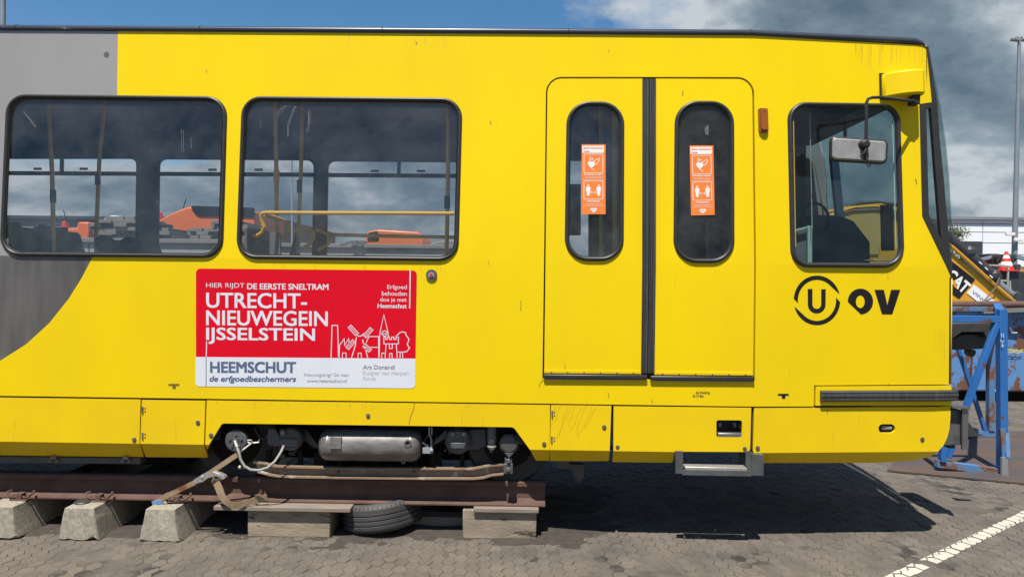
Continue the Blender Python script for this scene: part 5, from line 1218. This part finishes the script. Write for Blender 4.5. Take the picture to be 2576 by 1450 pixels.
# black attachments behind the boom
AT = thing('hydraulic_grab', 'black hydraulic grab standing behind the boom beside the cone', 'grab', (U(2540, 720, 9.4).x, 9.6, 0))
mb = MB(); mb.uv([(2493, 637), (2518, 638), (2520, 650), (2512, 668), (2498, 665), (2494, 650)], 9.5, .5); mb.uv([(2540, 638), (2558, 637), (2560, 655), (2550, 662), (2540, 655)], 9.6, .5); mb.uv([(2500, 664), (2570, 664), (2574, 690), (2500, 690)], 9.8, .4); mb.uv([(2512, 690), (2530, 690), (2532, 745), (2515, 760)], 9.8, .4); mb.uv([(2545, 684), (2600, 684), (2600, 760), (2550, 760)], 9.9, .4)
O('grab_body', mb, M['grime'], AT, bevel=.03)
mb = MB(); mb.box((U(2490, 700, 9.9).x, 9.9, 0), (U(2700, 700, 9.9).x, 10.4, U(2560, 740, 9.9).z)); O('grab_frame', mb, M['grime'], AT)
mb = MB()
for k in range(4): mb.tube([U(2515, 678+k*5, 9.4), U(2545, 677+k*5, 9.4)], .02, 6)
mb.tube([U(2505, 645, 9.45), U(2507, 648, 9.45)], .04, 8); O('grab_hoses', mb, M['rubber'], AT)
for a, b, c, d_ in ((2466, 653, 2500, 646), (2556, 645, 2600, 657)): mb = MB(); mb.tube([U(a, b, 9.55), U(c, d_, 9.55)], .045, 12); O('grab_rod', mb, M['chrome'], AT)
for k in range(4): mb = MB(); mb.lathe(U(2555+k*12, 735, 9.3), (0, 0, 1), [(.035, 0), (.035, .14), (.02, .16)], 10); O('grab_nozzle', mb, M['rack'], AT)
mb = MB(); mb.uv([(2567, 671), (2600, 669), (2600, 700), (2566, 690)], 9.6, .1); o = O('stripe_panel', mb, M['white_s'], AT); 
mb = MB()
for k in range(4): mb.add([U(2567, 674+k*7, 9.59), U(2600, 670+k*7, 9.59), U(2600, 673+k*7, 9.59), U(2567, 678+k*7, 9.59)], [(0, 1, 2, 3)])
O('warning_stripes', mb, M['boom'], AT, smooth=0)
RK = MB()
for p, q_ in (((2484, 666), (2537, 668.5)), ((2536, 668), (2534, 735)), ((2486, 704), (2536, 706)), ((2540, 706), (2541, 735)), ((2484, 666), (2484, 700))): RK.beam(U(*p, 9.2), U(*q_, 9.2), .03, .03)
O('pale_rack', RK, M['rack'], label='thin pale metal rack standing in front of the cone', cat='rack')
# traffic cone
c = U(2531, 679, 9.35); cz = c.z; hc = U(2531, 632, 9.35).z-cz
CN = thing('traffic_cone', 'red and white striped traffic cone on the black machinery', 'cone', c)
for k, (a, b, m) in enumerate(((0, .22, 'cone_r'), (.22, .45, 'cone_w'), (.45, .62, 'cone_r'), (.62, .80, 'cone_w'), (.80, 1.0, 'cone_r'))):
    ra = .115*(1-a)+.025; rb = .115*(1-b)+.025; mb = MB(); mb.lathe(c+Vector((0, 0, a*hc)), (0, 0, 1), [(ra, 0), (rb, (b-a)*hc)], 20); O('cone_band', mb, M[m], CN)
mb = MB(); mb.box(c+Vector((-.17, -.17, -.03)), c+Vector((.17, .17, 0))); O('cone_base', mb, M['cone_r'], CN, bevel=.01)
mb = MB(); mb.box((c.x-.3, c.y-.1, 0), (c.x+.3, c.y+.4, cz-.03)); O('machine_crate', mb, M['grime'], label='black machine box that carries the traffic cone', cat='machine')
# lamp posts
def lamp(base, top, D, r0_, r1_, lab, heads):
    a = U(*base, D); b = U(*top, D); foot = Vector((a.x, D, 0))
    t = thing('lamp_post', lab, 'lamp post', foot, 'grey lamp posts')
    mb = MB(); mb.lathe(foot, b-foot, [(r0_*1.4, 0), (r0_*1.4, .5), (r0_, .55), (r1_, (b-foot).length)], 16); O('pole', mb, M['galv'], t)
    for s_ in heads:
        mb = MB(); mb.tube([b, b+Vector((s_*.12, 0, .03)), b+Vector((s_*.28, 0, .02))], .03, 8); O('arm', mb, M['galv'], t)
        mb = MB(); h = b+Vector((s_*.30, -.02, -.05)); mb.extr([h+Vector(p) for p in ((-.10, -.1, .06), (.10, -.1, .04), (.15, -.1, -.10), (-.15, -.1, -.07))], (0, .2, 0)); o = O('lamp_head', mb, M['galv'], t, bevel=.02)
    return t
lp_ = lamp((2550.5, 640), (2564.5, 95), 22, .115, .06, 'tall grey lamp post with two lamp heads before the white hall', (-.62, .62))
for a, b, s_ in ((2541, 589, -1), (2561, 603, 1)):
    p = U(a, b, 21.8); mb = MB(); mb.beam(p+Vector((-.16, 0, .01)), p+Vector((.16, 0, .0)), .12, .1); mb.tube([p+Vector((-.16*s_, .02, .02)), U(2551.5, b-1, 22)], .025, 6); O('security_camera', mb, M['white_s'], lp_, bevel=.02)
a = G(7, 730, .01); lamp((7, 300), (8, -40), 9.3, .066, .048, 'grey lamp post rising behind the grey end of the tram', (.7,))
# hall
HY = 55
HL = thing('white_hall', 'long white hall with wide wall panels and a dark gate', 'hall', (U(2500, 725, HY).x, HY+10, 0))
xa_, xb2 = U(2150, 600, HY).x, U(2900, 600, HY).x; zt_ = U(2500, 553, HY).z
mb = MB(); mb.box((xa_, HY+.3, 0), (xb2, HY+24, zt_-.1)); O('hall_core', mb, M['hallseam'], HL)
rows = [0, .9] + [U(2500, v, HY).z for v in (675, 640, 611, 584, 563)] + [zt_]
cols = [xa_+ (U(2472, 600, HY).x - xa_)*k/4 for k in range(5)]; cols += [cols[-1]+ (cols[1]-cols[0])*k for k in range(1, 4)]
gx0, gx1, gz = U(2415, 640, HY).x, U(2469, 640, HY).x, U(2440, 607, HY).z
for i in range(len(cols)-1):
    for j in range(len(rows)-1):
        mb = MB(); mb.box((cols[i]+.03, HY, rows[j]+.03), (cols[i+1]-.03, HY+.25, rows[j+1]-.03)); O('wall_panel', mb, M['hall'], HL)
mb = MB(); mb.box((xa_-.2, HY-.25, zt_), (xb2+.2, HY+.4, zt_+.22)); O('roof_edge', mb, M['galv'], HL)
mb = MB(); mb.box((gx0, HY-.12, 0), (gx1, HY-.01, gz)); O('gate', mb, M['dark'], HL)
# tree behind the nose
tb = U(2398, 690, 40); TR = thing('tree', 'small leafy tree between the tram nose and the white hall', 'tree', (tb.x, 40, 0))
mb = MB(); tp_ = U(2396, 566, 40); mb.lathe((tb.x, 40, 0), tp_-Vector((tb.x, 40, 0)), [(.16, 0), (.11, 2.4), (.03, (tp_-Vector((tb.x, 40, 0))).length)], 8); rt = random.Random(9); limbs = []
for k in range(16):
    z = rt.uniform(1.8, tp_.z-.4); a = rt.uniform(0, 6.28); l = rt.uniform(.5, 1.2)*(1.15-.5*(z/tp_.z)); p = Vector((tb.x+(tp_.x-tb.x)*z/tp_.z, 40, z)); e = p+Vector((math.cos(a)*l, math.sin(a)*l, l*.55)); mb.tube([p, (p+e)/2+Vector((0, 0, -.05)), e], .025, 5); limbs += [e, (p+e*2)/3]
O('trunk', mb, M['bark'], TR)
mb = MB()
for e in limbs:
    for k in range(70):
        p = e+Vector((rt.gauss(0, .22), rt.gauss(0, .22), rt.gauss(.05, .22))); n1_ = Vector((rt.gauss(0, 1), rt.gauss(0, 1), rt.gauss(0, 1))).normalized(); a_ = n1_.orthogonal().normalized(); b_ = n1_.cross(a_); s_ = rt.uniform(.04, .085)
        mb.add([p-a_*s_, p+b_*s_*.5, p+a_*s_, p-b_*s_*.5], [(0, 1, 2, 3)])
O('crown', mb, M['leaf'], TR, smooth=0, fix=False)
mb = MB(); mb.uv([(2560, 690), (2572, 672), (2620, 668), (2640, 700), (2640, 760), (2560, 760)], 12, 1.5); mb.box((U(2562, 740, 12).x, 12, 0), (U(2640, 740, 12).x, 13.5, U(2562, 755, 12).z)); O('orange_loader', mb, M['orv'], label='orange loader just showing at the far right behind the grab', cat='loader', bevel=.05)

# ------------------------------------------------------------ seen through the windows, behind the tram
def truck(name, pts, Y, lab, cat, m='orv', dep=2.2, glass=None, beacon=None, ant=None):
    us = [p[0] for p in pts]; bx = (U(min(us), 600, Y).x+U(max(us), 600, Y).x)/2
    t = thing(name, lab, cat, (bx, Y+dep/2, 0))
    mb = MB(); mb.uv(pts, Y, dep); O('cab_body', mb, M[m], t, bevel=.04)
    x0, x1 = U(min(us), 600, Y).x, U(max(us), 600, Y).x; zb2 = min(U(*p, Y).z for p in pts)
    mb = MB(); mb.box((x0+.1, Y+.1, .5), (x1-.1, Y+dep-.1, zb2)); O('chassis', mb, M['under'], t)
    for xx in (x0+.5, x1-.5):
        for yy in (Y+.05, Y+dep-.3): mb = MB(); mb.lathe((xx, yy, .5), (0, 1, 0), [(.2, .0), (.45, -.02), (.5, .03), (.5, .25)], 20); O('wheel', mb, M['tyre'], t)
    if glass: mb = MB(); mb.uv(rpoly(glass, 4, 3), Y-.03, .028); O('side_glass', mb, M['blackgloss'], t, bevel=.01)
    if beacon: a, b = beacon; p = U(a, b, Y+.4); mb = MB(); mb.lathe(p, (0, 0, 1), [(.08, 0), (.075, .12), (.03, .15)], 12); mb.lathe(p-Vector((0, 0, .08)), (0, 0, 1), [(.10, 0), (.10, .08)], 12); O('beacon', mb, M['tail_red'], t)
    if ant: mb = MB(); mb.tube([U(*ant[0], Y+.3), U(*ant[1], Y+.3)], .012, 5); O('antenna', mb, M['black'], t)
    return t
truck('orange_sweeper', [(143, 574), (192, 574), (195, 558), (222, 558), (224, 612), (143, 612)], 12.5, 'low orange vehicle with a red beacon seen through the left window', 'vehicle', beacon=(163, 571), ant=((160, 528), (168, 563)))
truck('orange_lorry', [(394, 562), (400, 553), (432, 536), (472, 520), (552, 524), (640, 530), (640, 612), (394, 612)], 12.0, 'large orange lorry cab with a dark window behind the left window', 'lorry', glass=[(476, 517), (640, 522), (640, 546), (500, 543), (492, 538)], beacon=(401, 548), ant=((468, 500), (461, 524)))
truck('orange_pickup', [(917, 608), (924, 582), (952, 577), (1052, 583), (1064, 600), (1066, 625), (915, 625)], 15, 'orange vehicle with a dark window seen through the second window', 'vehicle', glass=[(926, 585), (950, 580), (953, 603), (923, 604)])
truck('silver_machine', [(256, 556), (264, 546), (282, 541), (302, 543), (316, 553), (345, 556), (345, 600), (256, 600)], 16, 'silver roof of a vehicle behind the pile of beams', 'vehicle', m='silver')
def cont(u0, u1, v, Y, lab, dep=2.0, frame=True):
    a = U(u0, v, Y); b = U(u1, v, Y); t = thing('grey_box_unit', lab, 'container', ((a.x+b.x)/2, Y+dep/2, 0), 'grey box units behind the tram')
    mb = MB(); mb.box((a.x, Y, .0), (b.x, Y+dep, a.z)); O('unit_wall', mb, M['cont'], t, bevel=.015)
    mb = MB(); mb.box((a.x-.05, Y-.06, a.z-.02), (b.x+.05, Y+dep+.05, a.z+.07)); O('unit_roof', mb, M['tarp'], t, bevel=.01)
    if frame:
        mb = MB(); mb.box((a.x+.25, Y-.03, .3), (b.x-.3, Y-.002, a.z-.22)); O('unit_door', mb, M['hallseam'], t, bevel=.02)
    return a, b
C1 = cont(225, 345, 607, 9.2, 'grey box unit under the big pile of beams'); C0 = cont(120, 222, 606, 9.6, 'grey box unit below the low orange vehicle')
C2 = cont(396, 620, 609, 9.2, 'grey box unit with a wide door below the orange lorry'); C3 = cont(690, 1250, 619, 10.5, 'long low grey box unit seen through the second window')
rb = random.Random(21)
NTH = ['first', 'second', 'third', 'fourth', 'fifth', 'sixth']
def beams(u0, u1, v, Y, spec, where):
    k = 0
    for row, (n, f0, f1) in enumerate(spec):
        z0 = U(u0, v, Y).z + .08 + row*.078; w = (u1-u0)*(f1-f0)/n
        for i in range(n):
            ua = u0+(u1-u0)*f0+i*w; a = U(ua, v, Y); b = U(ua+w*.94, v, Y); dy = rb.uniform(-.1, .1)
            mb = MB(); mb.box((a.x, Y+.2+dy, z0), (b.x, Y+1.5+dy, z0+.074)); O('concrete_beam', mb, M['beam'], label='grey concrete beam, %s from left in %s layer of %s' % (NTH[i], NTH[row], where), cat='beam', group='beams in the %s' % where, bevel=.006)
beams(205, 352, 607, 9.2, [(3, .22, .9), (4, .1, .95), (4, .05, 1.0), (4, .02, .96), (3, .18, 1.0), (3, .25, .78)], 'big pile behind left window')
beams(392, 424, 609, 9.2, [(1, .1, 1), (1, 0, .9), (1, .1, .7)], 'small pile beside orange lorry')
beams(450, 612, 609, 9.2, [(5, .1, 1), (5, .03, 1), (4, .08, 1), (3, .4, 1), (2, .45, .9)], 'pile before the orange lorry')
mb = MB(); mb.tube([U(84, 583, 9.8), U(86, 570, 9.8), U(100, 570, 9.8), U(150, 563, 9.8)], .02, 6); mb.uv([(82, 580), (112, 576), (114, 592), (82, 594)], 9.8, .4); mb.box((U(80, 600, 9.8).x, 9.8, 0), (U(114, 600, 9.8).x, 10.2, U(100, 590, 9.8).z)); O('blue_pump', mb, M['navy'], label='small blue machine with a hose beyond the tram seats', cat='machine', bevel=.02)
mb = MB(); mb.beam(U(855, 617, 10.3), U(884, 608, 10.3), .05, .05); mb.uv([(882, 605), (898, 604), (900, 618), (884, 618)], 10.4, .4); mb.uv([(902, 606), (914, 605), (914, 619), (902, 619)], 10.4, .4); O('grey_bracket_load', mb, M['steel'], label='grey steel bracket lying on the long low unit', cat='bracket')
mb = MB(); mb.uv([(1082, 612), (1100, 607), (1124, 604), (1150, 602), (1200, 604), (1200, 620), (1082, 620)], 10.8, .8); O('dark_load', mb, M['beam'], label='dark load at the right end of the long low unit', cat='load', bevel=.03)
mb = MB(); mb.box((U(-40, 553, 60).x, 60, 0), (U(700, 553, 60).x, 80, U(200, 552, 60).z)); HB = thing('grey_hall', 'low dark grey hall far behind the orange vehicles', 'hall', (U(300, 700, 60).x, 70, 0)); O('hall_wall', mb, M['tarp'], HB)
mb = MB(); mb.box((U(-40, 553, 60).x-.3, 59.7, U(200, 552, 60).z), (U(700, 553, 60).x+.3, 80.3, U(200, 552, 60).z+.3)); O('hall_roof', mb, M['dark'], HB)
p = U(737, 560, 30); lamp((737, 600), (734, 250), 30, .05, .04, 'thin mast seen through the left part of the second window', ())
